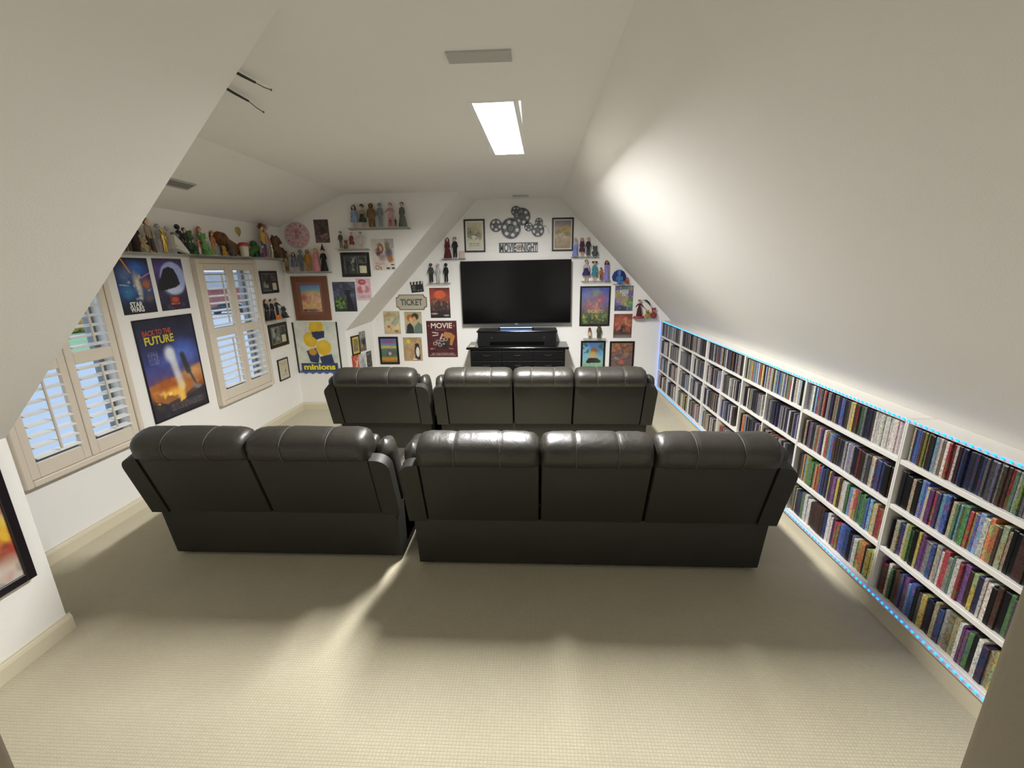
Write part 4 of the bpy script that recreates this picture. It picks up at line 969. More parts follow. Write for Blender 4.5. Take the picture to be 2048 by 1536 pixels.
def plush(wallname, u, z, h, col, label, col2=None, ears='round', off=.08, turn=0.0, lying=False, wide=1.0, snout=1.0):
    p, rz = wpos(wallname, u, z, off)
    t = thing('plush_toy', label, 'plush', p, rz+turn); t.scale = (h, h, h)
    m = mat('plush_'+col.strip('#'), col, .95, bump=.5, bscale=60, vary=.25, vscale=18); m2 = mat('plush_'+(col2 or col).strip('#'), col2 or col, .95, bump=.5, bscale=60, vary=.2, vscale=18)
    if not lying:
        mb = MB(); mb.loft([[(rx*wide*math.cos(2*math.pi*i/14), ry*wide*math.sin(2*math.pi*i/14), zz) for i in range(14)] for rx, ry, zz in ((.14, .12, .0), (.23, .2, .08), (.25, .21, .25), (.2, .17, .42), (.13, .12, .55), (.16, .15, .62), (.21, .19, .75), (.19, .17, .9), (.09, .08, .99))])
        for s in (-1, 1):
            mb.tube([(s*.17*wide, -.02, .48), (s*.27*wide, -.08, .34), (s*.25*wide, -.16, .2)], [.08, .07, .06], 8)
            mb.tube([(s*.12*wide, -.05, .1), (s*.17*wide, -.2, .07), (s*.18*wide, -.3, .08)], [.1, .085, .09], 8)
            if ears: mb.ell((s*.17, .02, .96), .07, .04, .08 if ears == 'round' else .14, 8, 6)
        mb.obj('body', m, t, smooth=True)
        MB().ell((0, -.19*wide, .70), .09*wide, .09*snout, .075, 10, 7).obj('muzzle', m2, t, smooth=True)
        hx, hy, hz, e = .08, -.185*wide, .80, .022
    else:
        mb = MB(); L = 1.5*wide
        mb.loft([[(x, r*math.cos(2*math.pi*i/12), zc+r*1.05*math.sin(2*math.pi*i/12)) for i in range(12)] for x, r, zc in ((-L*.45, .05, .62), (-L*.38, .2, .68), (-L*.22, .24, .62), (-L*.08, .2, .48), (L*.12, .22, .36), (L*.32, .2, .28), (L*.45, .1, .3), (L*.5, .03, .34))])
        for x in (-L*.12, L*.28):
            for s in (-1, 1): mb.tube([(x, s*.12, .32), (x+.04, s*.17, .08), (x-.02, s*.18, .05)], [.09, .07, .06], 8)
        mb.tube([(L*.45, 0, .32), (L*.56, 0, .44), (L*.6, 0, .52)], [.05, .035, .02], 7)
        mb.obj('body', m, t, smooth=True)
        mb = MB()
        for s in (-1, 1): mb.ell((-L*.33, s*.2, .6), .1, .05, .2, 8, 6)
        mb.obj('ear', m2, t, smooth=True)
        MB().ell((-L*.4, -.16, .58), .11, .1, .08, 10, 7).obj('muzzle', m2, t, smooth=True)
        hx, hy, hz, e = .06, -.2, .76, .025
    for s in (-1, 1):
        ex = s*hx if not lying else -L*.36+s*hx
        MB().ell((ex, hy, hz), e, e*.6, e, 7, 5).obj('eye', mat('eye_dark', '#221a16', .3), t)
    return t
# long shelf along the dormer window wall
shelf('window', 3.38, 5.93, 2.178, 'long clear shelf of toys high on the dormer window wall', .215)
Z = 2.179
plush('window', 3.47, Z, .20, '#44543c', 'dark green plush at the doorway end of the long toy shelf', '#55634c', off=.08)
doll('window', 3.605, Z, .29, 'fur', 'tall grey furry doll, first tall one on the long toy shelf', '#4c463e', '#57504a', wide=1.0, off=.075)
plush('window', 3.655, Z, .125, '#a08f6c', 'small beige plush at the front of the grey furry doll', '#b3a17c', off=.178)
doll('window', 3.70, Z, .297, 'robe', 'dark brown robed doll beside the grey furry doll', '#3b2b24', '#33251f', '#4a3020', off=.07, long=1)
doll('window', 3.782, Z, .29, 'suit', 'doll in a tan waistcoat and dark trousers on the long toy shelf', '#8f8268', '#332b26', '#3b2c20', off=.125)
doll('window', 3.845, Z, .29, 'robe', 'doll in a brown hooded robe, behind the gold figurine', '#6f5438', '#5a432c', '#5a432c', off=.07, hat='hood')
t = doll('window', 3.895, Z, .21, 'suit', 'small shiny gold figurine on the long toy shelf', '#b08d3a', '#a37f2e', '#b08d3a', off=.155, skin='#b8923c', name='figurine', cat='figurine')
M_GOLD = mat('gold_shiny', '#d9b75c', .18, 1.0)
for c in t.children:
    if c.name.split('.')[0] != 'eye': c.data.materials.clear(); c.data.materials.append(M_GOLD)
p, rz = wpos('window', 4.04, Z, .160)
t = thing('toy_craft', 'white wedge shaped toy craft on the long toy shelf', 'toy', p, rz); t.rotation_euler = (0, math.radians(14), rz)
M_TOYW = mat('toy_white', '#d3d0c6', .45, vary=.08, vscale=20)
MB().loft([[(x, -w, z0), (x, w, z0), (x, w*.7, z1), (x, -w*.7, z1)] for x, w, z0, z1 in ((-.09, .040, .03, .15), (-.02, .036, .028, .12), (.07, .024, .026, .065), (.11, .010, .03, .045))]).obj('hull', M_TOYW, t)
MB().rbox(-.085, -.02, -.02, .02, .14, .175, .008, 2).obj('cockpit', mat('toy_grey', '#6f6f72', .4), t)
for s in (-1, 1): MB().prism([(-.09, s*.036, .05), (.0, s*.034, .05), (-.09, s*.055, .04)], (0, 0, .01)).obj('wing', M_TOYW, t)
doll('window', 3.985, Z, .262, 'suit', 'pale grey doll standing behind the white toy craft', '#9c9ca0', '#c4c3c0', '#8f9090', off=.045, wide=1.0, skin='#b9b8b4')
doll('window', 4.075, Z, .25, 'suit', 'doll in plain white clothes beside the white toy craft', '#cfccc4', '#d2d0c8', '#bdbab2', off=.055, skin='#cfc6ba')
doll('window', 4.15, Z, .272, 'robe', 'all black robed doll on the long toy shelf', '#17181a', '#141517', '#17181a', off=.10, hat='hood', skin='#1d1e20', wide=1.1)
doll('window', 4.225, Z, .25, 'suit', 'brown haired doll in dark green, next to the all black doll', '#26302a', '#232a28', '#6a4a34', off=.10)
doll('window', 4.305, Z, .145, 'suit', 'small doll in a red and white outfit at the shelf front', '#b06a62', '#d0ccc6', '#8f4a40', off=.16)
plush('window', 4.325, Z, .23, '#44603c', 'dark green plush behind the small red and white doll', '#56754a', off=.055, wide=.65)
plush('window', 4.425, Z, .21, '#6fa35c', 'light green plush with a pale belly on the long toy shelf', '#cfd6c4', off=.125, wide=.65)
doll('window', 4.49, Z, .285, 'dress', 'red haired doll at the back of the long toy shelf', '#6f8f5c', '#5f4a34', '#a05a3c', off=.05, long=1)
doll('window', 4.56, Z, .24, 'suit', 'orange and brown dressed doll on the long toy shelf', '#a5733a', '#b8863c', '#5a2f20', off=.12, long=1, hat='brim')
doll('window', 4.625, Z, .18, 'gown', 'doll in a pale blue gown on the long toy shelf', '#8fb0d0', '#86a8cc', '#c9a860', off=.09)
plush('window', 4.645, Z, .10, '#b58a3a', 'small mustard plush on the front edge of the long toy shelf', '#c49a4a', off=.165)
plush('window', 4.87, Z, .29, '#7a4f2a', 'long brown plush dog lying along the toy shelf', '#5c3a20', lying=True, off=.066, wide=.85)
plush('window', 4.775, Z, .135, '#5a504a', 'small grey brown plush sitting below the plush dog head', '#6a5f58', off=.155)
p, rz = wpos('window', 4.945, Z, .19)
t = thing('toy_tub', 'white tub with a red lid in front of the plush dog', 'toy', p, rz)
MB().lathe([(.034, 0), (.04, .01), (.048, .11), (.04, .115)], n=20).obj('tub', mat('tub_white', '#c9c3b2', .6, vary=.15, vscale=30), t, smooth=True)
MB().lathe([(.04, .112), (.055, .114), (.055, .135), (.04, .15), (0, .155)], n=20).obj('lid', mat('lid_red', '#b8392f', .4), t, smooth=True)
plush('window', 5.19, Z, .165, '#335c2c', 'long dark green plush lying on the toy shelf, right of the tub', '#2a4a24', lying=True, off=.13, wide=1.0, turn=math.pi)
plush('window', 5.335, Z, .20, '#2f5228', 'dark green plush sitting at the tail of the lying green plush', '#3f6636', off=.062, ears=None)
doll('window', 5.35, Z, .135, 'robe', 'small red robed doll with white hair by the green plushes', '#a5323a', '#a5323a', '#d6d0cc', off=.16, wide=1.25)
t = MB().rbox(-.03, .03, -.02, .02, 0, .05, .006, 2).obj('toy_block', mat('toy_blue', '#38457a', .5)); p, rz = wpos('window', 5.28, Z, .165); t.location = p; t.rotation_euler = (0, 0, rz); tag(t, 'small dark blue toy block left of the red robed doll', 'toy')
doll('window', 5.445, Z, .39, 'suit', 'tallest doll, in a yellow shirt, blue trousers and brown hat', '#c2a24a', '#3f4f68', '#6a4028', off=.12, hat='brim')
doll('window', 5.565, Z, .385, 'suit', 'tall doll in pinkish clothes beside the tallest doll', '#b58a80', '#a8938a', '#8f5a4c', off=.09, hat='brim', long=1)
doll('window', 5.515, Z, .15, 'suit', 'small white doll before the two tallest dolls', '#cfc7b6', '#c9c1b0', '#cfc7b6', off=.175)
plush('window', 5.73, Z, .28, '#5f432a', 'big shaggy brown plush at the far end of the long toy shelf', '#4f3622', off=.11, wide=1.1)
plush('window', 5.87, Z, .14, '#54392a', 'little dark brown plush right of the big shaggy plush', '#5f4430', off=.10)
p, rz = wpos('window', 5.166, 2.475, 0)
t = thing('wall_badge', 'small gold mask shaped ornament hung above the green plushes', 'ornament', p, rz)
MB().ell((0, -.012, 0), .042, .014, .045, 12, 8).obj('face', mat('badge_gold', '#a8934a', .45, .3), t, smooth=True)
MB().prism([(-.025, -.018, -.02), (.025, -.018, -.02), (0, -.02, -.062)], (0, .012, 0)).obj('chin', mat('badge_gold', '#a8934a', .45, .3), t)
# three dark dolls on the window wall
shelf('window', 5.36, 5.86, 1.402, 'small clear shelf of dark dressed dolls right of the far shutter')
doll('window', 5.39, 1.403, .27, 'robe', 'doll in a long black robe with dark red hair', '#17161a', '#151418', '#5a2420', long=1, off=.06)
doll('window', 5.505, 1.403, .265, 'robe', 'black haired doll in a black coat, middle of the dark dolls', '#1b1b20', '#1a1a1e', '#17130f', off=.06)
doll('window', 5.62, 1.403, .27, 'suit', 'fair haired doll in black holding its arms out', '#26262a', '#222226', '#9a8050', off=.06, arms=2)
plush('window', 5.765, 1.403, .15, '#3f3d3c', 'small charcoal plush beside the fair haired dark doll', '#4c4a48', off=.06)
t = MB().rbox(-.06, .06, -.006, .006, 0, .055, .004, 1).obj('name_card', mat('card_orange', '#c9742c', .6)); p, rz = wpos('window', 5.555, 1.403, .103); t.location = p; t.rotation_euler = (0, 0, rz); tag(t, 'small orange card before the three dark dolls', 'card')
# dolls on the far dormer wall
shelf('far', -3.42, -2.765, 2.003, 'clear shelf of dolls above the brown framed landscape')
doll('far', -3.375, 2.004, .27, 'suit', 'doll with a wide brown hat at the corner end of its shelf', '#6a6a3c', '#6f5a34', '#4a3420', hat='brim', off=.04)
doll('far', -3.345, 2.004, .17, 'suit', 'small straw coloured doll at the corner end of its shelf', '#a08a50', '#7a5a30', '#b59a58', off=.095)
doll('far', -3.255, 2.004, .256, 'dress', 'doll in a blue grey dress with long dark brown hair', '#6f7690', '#666e8a', '#2f1f1a', long=2, off=.06)
doll('far', -3.165, 2.004, .29, 'suit', 'silver grey doll between the blue dress and the tawny doll', '#6f7678', '#687073', '#687073', hat='hood', skin='#7d8486', off=.05)
doll('far', -3.06, 2.004, .29, 'fur', 'tawny furry doll next to the pink gown', '#a87a30', '#9a6c28', off=.06, skin='#b58a50')
doll('far', -2.945, 2.004, .305, 'gown', 'doll in a long pink gown on the shelf above the brown frame', '#d0868a', '#d08a8e', '#c98a50', off=.06, long=1, wide=.85)
doll('far', -2.838, 2.004, .30, 'robe', 'black robed doll with a tall pointed hat', '#141416', '#121214', '#141416', hat='pointed', off=.06, wide=1.15)
shelf('far', -2.47, -1.62, 2.555, 'highest clear shelf of dolls, on the far dormer wall', .175)
doll('far', -2.355, 2.556, .289, 'dress', 'doll in a light blue dress on the highest shelf', '#8090a8', '#7d98b8', '#5a3024', long=2, off=.06, wide=1.1)
doll('far', -2.244, 2.556, .285, 'dress', 'doll in dark green with a tan top and a peaked hat', '#a09068', '#2f3c34', '#3f4a34', hat='brim', off=.06)
doll('far', -2.123, 2.556, .303, 'fur', 'large brown furry doll on the highest shelf', '#6f5330', '#4f3a22', off=.06, wide=1.15, skin='#7a5c38')
doll('far', -2.005, 2.556, .308, 'suit', 'silver grey doll on the highest shelf', '#80868a', '#888e90', '#787e80', hat='hood', skin='#8f9598', off=.06)
doll('far', -1.868, 2.556, .307, 'gown', 'doll in a pale pink gown with wide sleeves on the highest shelf', '#b58a88', '#c99a9a', '#9a6a58', off=.05, arms=2, wide=.75)
doll('far', -1.709, 2.556, .312, 'gown', 'doll in a grey green gown at the slope end of the highest shelf', '#5f6458', '#5c6258', '#2f2a24', off=.06, wide=.9)
doll('far', -1.845, 2.556, .115, 'suit', 'tiny red dressed doll before the pink gown', '#8f3a3a', '#9a4a48', '#6a2a2a', off=.152, wide=1.0)
doll('far', -1.775, 2.556, .115, 'suit', 'tiny dark dressed doll beside the tiny red one', '#3a4038', '#353a34', '#2a2a26', off=.152, wide=1.0)
shelf('far', -2.65, -2.205, 2.293, 'clear shelf with three dolls, right of the small brown print')
doll('far', -2.572, 2.294, .228, 'suit', 'doll in drab grey brown clothes above the photo frame', '#4f4a3a', '#7a7460', '#2f3028', off=.06)
plush('far', -2.505, 2.294, .11, '#7a5c42', 'tiny brown plush beside the drab doll', off=.06, wide=.8)
doll('far', -2.423, 2.294, .213, 'dress', 'small doll in a dark red dress and pink shoes', '#6a2028', '#6a2028', '#c08a70', off=.06)
doll('far', -2.30, 2.294, .218, 'dress', 'small doll in a whitish pink dress with a raised arm', '#cfc3c0', '#d0c6c2', '#6f4f4a', off=.06, arms=2)
# dolls on the back wall
shelf('back', -1.37, -1.0, 2.168, 'clear shelf of two dressed up dolls left of the olive framed print')
doll('back', -1.262, 2.169, .297, 'gown', 'doll in a dark red gown with long red hair', '#5a1a24', '#55161f', '#5f2420', long=2, off=.07)
doll('back', -1.149, 2.169, .302, 'suit', 'doll in a black suit and white shirt front', '#1d1d20', '#1b1b1e', '#2f2620', off=.07, wide=1.1)
t = MB().rbox(-.04, .04, -.004, .004, 0, .105, .002, 1).obj('greeting_card', mat('card_pink', '#c9b0a8', .6)); t.location = (-1.05, YB-.06, 2.169); tag(t, 'small pinkish card propped beside the black suited doll', 'card')
shelf('back', -1.60, -1.25, 1.814, 'clear shelf of three dolls above the orange sun poster')
doll('back', -1.533, 1.815, .288, 'suit', 'doll in bulky dark grey clothes', '#3c3d3c', '#2c2c2c', '#3a3a38', hat='hood', off=.07, wide=1.3, skin='#55564f')
doll('back', -1.421, 1.815, .28, 'suit', 'white suited doll between two dark ones', '#b9bab8', '#c2c2c0', '#a8a8a6', off=.07, skin='#b5b5b2')
doll('back', -1.302, 1.815, .287, 'suit', 'doll in slim black clothes', '#17181c', '#15161a', '#15161a', hat='hood', off=.07, skin='#202126')
shelf('back', .575, .975, 2.168, 'clear shelf below the sand coloured framed print')
doll('back', .631, 2.169, .263, 'gown', 'fair doll in an ice blue gown', '#a8b4d8', '#7d8cc8', '#d0c49a', off=.07, wide=.8, long=1)
doll('back', .73, 2.169, .26, 'dress', 'doll in a plum coat dress', '#4a2a4a', '#46284a', '#8a4a34', off=.07, long=1)
doll('back', .821, 2.169, .265, 'suit', 'doll in a black tunic, right of the plum coat', '#25282a', '#3a3d3c', '#a08a60', off=.07)
plush('back', .921, 2.169, .14, '#565a58', 'small grey plush animal at the shelf end', '#686c6a', off=.07, ears='long', wide=1.1)
shelf('back', .735, 1.18, 1.816, 'clear shelf of four dolls right of the television')
doll('back', .802, 1.817, .305, 'dress', 'doll with a white blouse and navy skirt', '#b9aab0', '#2a2a5c', '#5a3a2c', off=.07, wide=1.15)
doll('back', .925, 1.817, .28, 'dress', 'doll in a teal dress with dark hair buns', '#3f8a96', '#357f8c', '#2a1f1a', hat='buns', off=.07, wide=1.05)
doll('back', 1.022, 1.817, .19, 'suit', 'small doll in orange with curly dark hair', '#a8642c', '#8a5230', '#2a1a14', off=.07, skin='#8a5a3c', wide=1.2)
doll('back', 1.103, 1.817, .29, 'gown', 'doll in a lilac gown with very long dark hair', '#8a7ab8', '#8c80c0', '#2a1c1c', long=2, off=.07, wide=.75, skin='#a8764c')
shelf('back', 1.215, 1.465, 1.768, 'short clear shelf above the purple and green poster')
plush('back', 1.298, 1.769, .205, '#4a78b0', 'blue plush with a dark blue cape by the right slope', '#5f90c4', off=.07, ears=None, wide=.75)
t = list(o for o in COL.objects if o.get('label', '').startswith('blue plush with'))[0]
MB().lathe([(.44, .20), (.52, .50), (.36, .83), (.15, .96), (0, .99)], c=(0, .17, 0), n=18, sy=.28).obj('cape', mat('cape_blue', '#23306f', .8), t, smooth=True)
plush('back', 1.413, 1.769, .085, '#a8523c', 'tiny red and white plush right of the blue plush', '#d8ccc0', off=.06, wide=1.2)
shelf('back', 1.535, 1.885, 1.255, 'clear shelf lowest at the right slope, by the corner of the blue strip')
doll('back', 1.619, 1.256, .275, 'gown', 'doll in a dark red and black gown on a red base', '#4a1a24', '#3f141c', '#2a1614', off=.07, wide=.85, arms=2)
t = list(o for o in COL.objects if 'on a red base' in o.get('label', ''))[0]
MB().lathe([(.27, 0), (.285, .03), (.25, .10)], n=20, sy=.7).obj('base', mat('base_red', '#a82a30', .5), t)
t = thing('feather', 'dark feather curving beside the dark red gowned doll', 'feather', (1.68, YB-.05, 1.47))
MB().tube([(0, 0, .05), (.04, 0, .045), (.08, 0, .01), (.11, 0, -.04)], [.004, .014, .014, .003], 8).obj('vane', mat('feather_dark', '#33322f', .9), t, smooth=True)
MB().tube([(-.03, 0, .045), (0, 0, .05)], .003, 6).obj('quill', mat('feather_dark', '#33322f', .9), t)
plush('back', 1.745, 1.256, .115, '#a88a3c', 'small yellow and red plush on the lowest shelf', '#8f3a30', off=.06, wide=1.1)
plush('back', 1.838, 1.256, .15, '#8f3a2c', 'round red orange plush at the end of the lowest shelf', '#d0bfae', off=.06, wide=1.0)
shelf('back', .79, 1.14, .945, 'clear shelf between the two framed prints right of the dresser')
doll('back', .884, .946, .17, 'dress', 'small doll with bushy red brown hair', '#8a4a38', '#c9b8a0', '#4a2018', long=2, off=.06, skin='#8a5a40', wide=1.1)
doll('back', 1.028, .946, .20, 'fur', 'broad olive and brown bushy doll', '#4a4a2c', '#3f2a1c', off=.06, wide=1.4, skin='#7a5038')
# ------------------------------------------------------------------ bookcases in the right knee wall
BAY = [1.345, 2.24, 3.105, 4.03, 4.93, 5.815, YB-.004]
ZS = [.165, .445, .713, .978, 1.185]           # floor of each row from the bottom, and underside of the top
NAMES = ['white bookcase section nearest the doorway, partly beyond the door frame', 'second white bookcase section from the doorway, with a pale boxed set', 'third white bookcase section from the doorway, with short upright dividers',
         'fourth white bookcase section from the doorway, past the front sofas', 'fifth white bookcase section from the doorway, beside the far row sofa', 'white bookcase section ending in the room corner']
for k in range(6):
    y0, y1 = BAY[k]+.0008, BAY[k+1]-.0008
    t = thing('bookcase', NAMES[k], 'bookcase', (XR, y0, 0.118)); D = .172
    def part(n, a, b, c, d, e, f): return MB().rbox(a-XR, b-XR, c-y0, d-y0, e-.118, f-.118, .0015, 1).obj(n, M_WHITE, t)
    part('side_panel', XR, XR+D, y0, y0+.010, .119, 1.205); part('side_panel', XR, XR+D, y1-.010, y1, .119, 1.205)
    part('bottom', XR, XR+D, y0+.010, y1-.010, .119, ZS[0]); part('top', XR, XR+D, y0+.010, y1-.010, ZS[4], 1.205)
    part('back_panel', XR+D-.006, XR+D, y0+.010, y1-.010, ZS[0], ZS[4])
    th = .027 if k < 2 else .022
    for i in (1, 2, 3): part('shelf', XR+.002, XR+D-.006, y0+.010, y1-.010, ZS[i]-th, ZS[i])
    if k >= 2:
        ym = (y0+y1)/2+(.04 if k == 2 else 0)
        for i in (0, 1, 2): part('divider', XR+.006, XR+D-.006, ym-.007, ym+.007, ZS[i], ZS[i+1]-th)
# film cases
PAL = {'k': ('black', '#17171a'), 'n': ('navy', '#232c55'), 'b': ('blue', '#3558a0'), 'c': ('light blue', '#5f9ac0'), 'w': ('white', '#cfc9bf'), 'g': ('grey', '#8a8a8a'), 'r': ('red', '#a8303a'),
       'y': ('yellow', '#cdb636'), 'o': ('orange', '#cc6f34'), 'e': ('green', '#4f7f4c'), 'p': ('purple', '#6a3878'), 't': ('tan', '#b39c74'), 'm': ('brown', '#4f2f2a'), 's': ('lilac', '#8f8cae'), 'd': ('dark grey', '#45454c'), 'l': ('lime', '#94b04c')}
def mute(h):
    c = S(h); g = sum(c)/3
    return [.78*x+.22*g for x in c]
def case_mat(vertex):
    m = bpy.data.materials.new('case_sleeve_stuff' if vertex else 'case_sleeve'); m.use_nodes = True
    nt = m.node_tree; b = nt.nodes['Principled BSDF']; L = nt.links
    b.inputs['Roughness'].default_value = .4
    tc = nt.nodes.new('ShaderNodeTexCoord')
    n = nt.nodes.new('ShaderNodeTexNoise'); n.inputs['Detail'].default_value = 2; n.inputs['Scale'].default_value = 1.0
    rp = nt.nodes.new('ShaderNodeValToRGB'); rp.color_ramp.interpolation = 'CONSTANT'
    el = rp.color_ramp.elements; el[0].position = 0; el[0].color = (.42, .42, .42, 1); el[1].position = .40; el[1].color = (1, 1, 1, 1)
    e = el.new(.60); e.color = (1.6, 1.55, 1.5, 1); e = el.new(.70); e.color = (.7, .62, .6, 1)
    n2 = nt.nodes.new('ShaderNodeTexNoise'); n2.inputs['Detail'].default_value = 1; n2.inputs['Scale'].default_value = 1.0
    r2 = nt.nodes.new('ShaderNodeValToRGB'); r2.color_ramp.interpolation = 'CONSTANT'
    q = r2.color_ramp.elements; q[0].position = 0; q[0].color = (0, 0, 0, 1); q[1].position = .56; q[1].color = (1, 1, 1, 1)
    def coords(sc, off):
        p = nt.nodes.new('ShaderNodeMapping'); p.inputs['Scale'].default_value = sc; L.new(tc.outputs['Object'], p.inputs['Vector'])
        if off is None: return p.outputs[0]
        v = nt.nodes.new('ShaderNodeVectorMath'); v.operation = 'ADD'; L.new(p.outputs[0], v.inputs[0]); L.new(off, v.inputs[1]); return v.outputs[0]
    if vertex:
        a = nt.nodes.new('ShaderNodeVertexColor'); a.layer_name = 'ink'; src = a.outputs['Color']
        c1, c2 = coords((0, 230, 95), None), coords((0, 75, 17), None)
    else:
        oi = nt.nodes.new('ShaderNodeObjectInfo'); src = oi.outputs['Color']
        sx = nt.nodes.new('ShaderNodeVectorMath'); sx.operation = 'SCALE'; sx.inputs['Scale'].default_value = 91
        cb = nt.nodes.new('ShaderNodeCombineXYZ')
        for k in range(3): L.new(oi.outputs['Random'], cb.inputs[k])
        L.new(cb.outputs[0], sx.inputs[0])
        c1, c2 = coords((0, 2.6, 19), sx.outputs[0]), coords((0, .35, 3.2), sx.outputs[0])
    L.new(c1, n.inputs['Vector']); L.new(n.outputs['Fac'], rp.inputs[0]); L.new(c2, n2.inputs['Vector']); L.new(n2.outputs['Fac'], r2.inputs[0])
    sp = nt.nodes.new('ShaderNodeSeparateColor'); co = nt.nodes.new('ShaderNodeCombineColor'); L.new(src, sp.inputs[0])
    L.new(sp.outputs[2], co.inputs[0]); L.new(sp.outputs[0], co.inputs[1]); L.new(sp.outputs[1], co.inputs[2])
    band = nt.nodes.new('ShaderNodeMix'); band.data_type = 'RGBA'
    gm = nt.nodes.new('ShaderNodeMath'); gm.operation = 'MULTIPLY'; gm.inputs[1].default_value = .4
    L.new(r2.outputs[0], gm.inputs[0]); L.new(gm.outputs[0], band.inputs['Factor']); L.new(src, band.inputs['A']); L.new(co.outputs[0], band.inputs['B'])
    mx = nt.nodes.new('ShaderNodeMix'); mx.data_type = 'RGBA'; mx.blend_type = 'MULTIPLY'; mx.inputs['Factor'].default_value = .85
    L.new(band.outputs['Result'], mx.inputs['A']); L.new(rp.outputs[0], mx.inputs['B']); L.new(mx.outputs['Result'], b.inputs['Base Color'])
    return m
CM = case_mat(False)
# unit case: spine on the x=0 face, slightly rounded edges; lid seam as a shallow step on the fore-edge
mb = MB(); mb.rbox(0, 1, -.5, .5, 0, 1, .03, 1)
case_me = mb.mesh('film_case'); case_me.materials.append(CM)
thick_me = MB().rbox(0, 1, -.5, .5, 0, 1, .018, 1).mesh('tape_case'); thick_me.materials.append(CM)
ORD = lambda i: f"{i}{'th' if 10 <= i % 100 <= 20 else {1: 'st', 2: 'nd', 3: 'rd'}.get(i % 10, 'th')}"
ROWS = {  # from the far divider towards the doorway, as seen left to right
    (0, 3): 'tnbbmyymdcgwtwrrwmbnndnkngndsgmmreglggtbnpkb',
    (0, 2): 'kkktkcbtprbcbkteclerybcwoomttkkmmkm',
    (0, 1): 'kktbtlekyppgbtgwrgewrpmynwwkmked b'.replace(' ', ''),
    (0, 0): 'prwekmrbnpcbkdynktbgttwppekwbtyw',
    (1, 3): 'sgwncrggwrmggnkttnbbkdmtymrkegdnkmwwwwwwwwwwww',
    (1, 2): 'mtkpgdgotpnwrtcbmmddngwsgnkrmmgdtwbbbkkmm',
    (1, 1): 'kmocyleeoorbnbkyppyymtwectreeee bcytrr'.replace(' ', ''),
    (1, 0): 'ttnnewwwmmmmmbwwprrbbbkcwoodyy'}
ROWN = {3: 'top', 2: 'second', 1: 'third', 0: 'bottom'}
YLIM = {0: 1.55, 1: BAY[1]+.014}
for (bay, row), s in ROWS.items():
    ya = BAY[bay+1]-.012; yb = YLIM[bay]
    gap = .012 if row in (3, 2) else .02
    wts = [R.uniform(.85, 1.2) for c in s]; 
    if row < 2 or (bay == 0 and row == 2): wts = [w*R.choice((.75, 1, 1.15, 1.3)) for w in wts]
    tot = ya-gap-yb; f = tot/sum(wts); y = ya-gap; vhs = row < 2 or (bay == 0 and row == 2)
    for i, c in enumerate(s):
        w = wts[i]*f
        o = link('film_case' if not vhs else 'tape_case', thick_me if vhs else case_me)
        H = ZS[row+1]-ZS[row]-.027
        h = .19+R.uniform(-.002, .002) if not vhs else min(H-.006, R.choice((.19, .195, .205, .21)))
        if bay == 1 and row == 3 and i >= len(s)-12: h = .192
        hx = mute(PAL[c][1]); j = R.uniform(.6, 1.05)
        if c not in 'kw' and R.random() < (.45 if row == 3 or (bay, row) == (1, 2) else .15): j *= .45
        o.color = tuple(min(1, x*j*R.uniform(.9, 1.1)) for x in hx) + (1,)
        dp = .137 if not vhs else .115
        o.location = (XR+.016+R.uniform(0, .010), y-w/2, ZS[row]+.0004); o.scale = (dp, w-.0006, h)
        kind = 'tape case' if vhs else 'film case'
        tag(o, f"{PAL[c][0]} {kind}, {ORD(i+1)} from left on {ROWN[row]} shelf, {'nearest' if bay == 0 else 'second nearest'} bookcase", 'case', f"cases on the {ROWN[row]} shelf of the {'nearest' if bay == 0 else 'second nearest'} bookcase")
        y -= w
# everything smaller than those 300: one mass of cases on the far sections, and beyond the door frame
vs, fs, cs = [], [], []
def mass(y0, y1, row, palette, tmin, tmax):
    y = y1-.004
    while True:
        w = R.uniform(tmin, tmax)
        if y-w < y0+.006: break
        vhs = tmin > .02
        h = R.uniform(.188, .192) if not vhs else R.uniform(.19, .205)
        x = XR+.016+R.uniform(0, .012); X1 = x+(.137 if not vhs else .115); a, b, z0, z1 = y-w+.0006, y, ZS[row]+.0004, ZS[row]+h
        o = len(vs)
        vs.extend([(x,a,z0),(X1,a,z0),(X1,b,z0),(x,b,z0),(x,a,z1),(X1,a,z1),(X1,b,z1),(x,b,z1)])
        fs.extend([tuple(i+o for i in q) for q in ((3,2,1,0),(4,5,6,7),(0,1,5,4),(1,2,6,5),(2,3,7,6),(3,0,4,7))])
        c = mute(PAL[R.choice(palette)][1]); j = R.uniform(.6, 1.15)
        cs.extend([[min(1, v*j) for v in c]+[1]]*8)
        y -= w
    return
MIX = 'kkkdddggwwnntmms'
for row in range(4): mass(BAY[0]+.012, 1.545, row, 'kbgwtmrpe', .018, .026)
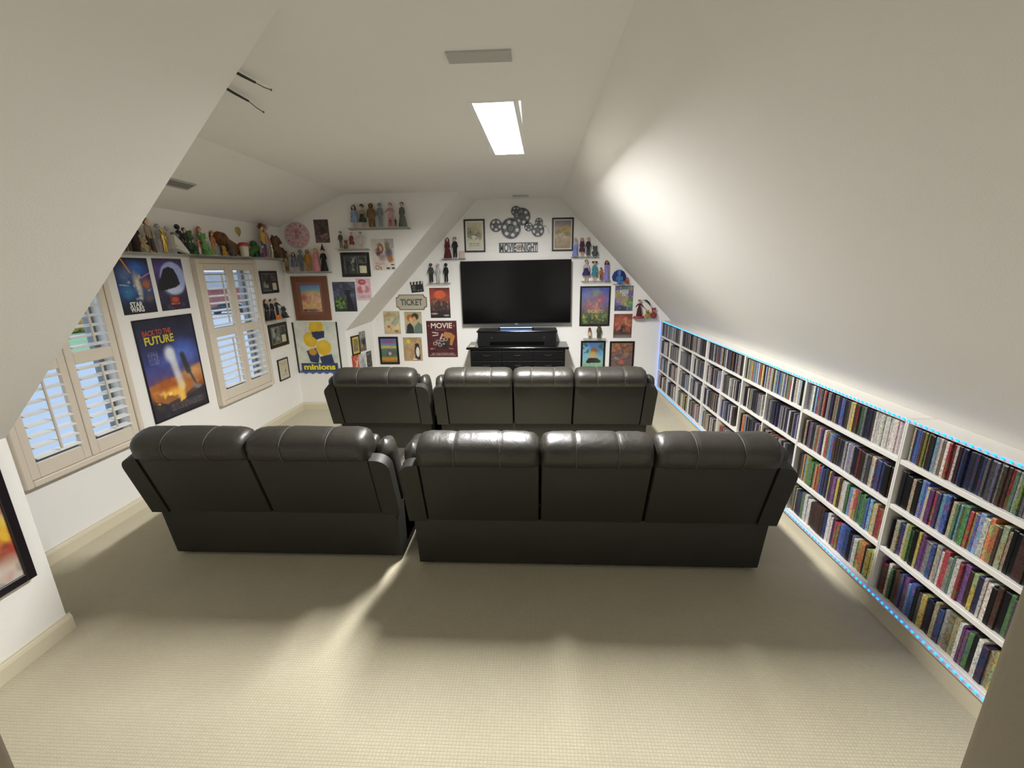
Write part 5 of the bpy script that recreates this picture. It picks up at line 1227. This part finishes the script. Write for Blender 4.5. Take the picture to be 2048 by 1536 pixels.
for k in range(2, 6):
    ym = (BAY[k]+BAY[k+1])/2+(.04 if k == 2 else 0)
    mass(BAY[k]+.012, BAY[k+1]-.012, 3, {2: 'erwgteoywbnkdgcw'}.get(k, MIX+('r' if k == 3 else 'g')), .0135, .017 if k > 2 else .02)
    for row in (0, 1, 2):
        for a, b in ((BAY[k]+.012, ym-.008), (ym+.008, BAY[k+1]-.012)):
            short = R.choice((0, 0, .05, .1)) if k < 4 else 0
            mass(a+short, b, row, MIX+{0: 'rtyec', 1: 'boc', 2: 'gg'}[row], .0135, .017)
me = bpy.data.meshes.new('film_case_mass'); me.from_pydata(vs, [], fs); me.update()
at = me.color_attributes.new('ink', 'FLOAT_COLOR', 'POINT'); at.data.foreach_set('color', np.array(cs, np.float32).ravel())
me.materials.append(case_mat(True))
o = link('film_case_mass', me); o['kind'] = 'stuff'; tag(o, 'tightly packed smaller looking film cases on the farther bookcase sections', 'cases')

# ------------------------------------------------------------------ blue LED strip round the bookcases
t = thing('led_strip', 'glowing blue light strip running round the edge of the bookcases', 'light strip', (XR, 3.0, .14))
M_TAPE = mat('led_tape', '#d8dde0', .5)
y0, y1 = 1.36, YB-.02
for nm, b in (('tape', (-.0025, 0, y0-3, y1-3, -.006, .006)), ('tape', (-.0025, 0, y0-3, y1-3, 1.054, 1.066)), ('tape', (-.0025, 0, y1-3.006, y1-2.994, .006, 1.054))):
    MB().box(*b).obj('tape', M_TAPE, t)
M_LED = emit('led_blue', '#0976ff', LED)
led_me = MB().rbox(-.0085, -.0025, -.007, .007, -.0055, .0055, .0025, 1).mesh('led'); led_me.materials.append(M_LED)
pos = []
n = int((y1-y0)/.0333)
for i in range(n):
    y = y0+.0333*i; pos += [(y-3, 0.0), (y-3, 1.06)]
pos.sort()
m_ = int(1.06/.0333)
pos += [(y1-3, .0333*(i+.5)) for i in range(m_)]
mass_pos = pos[268:2*n]; single = pos[:268]+pos[2*n:]
for y, z in single:
    q = link('led', led_me, t); q.location = (0, y, z)
mb = MB()
for y, z in mass_pos: mb.box(-.0085, -.0025, y-.007, y+.007, z-.0055, z+.0055)
q = mb.obj('far_led', M_LED, t); q['kind'] = 'stuff'
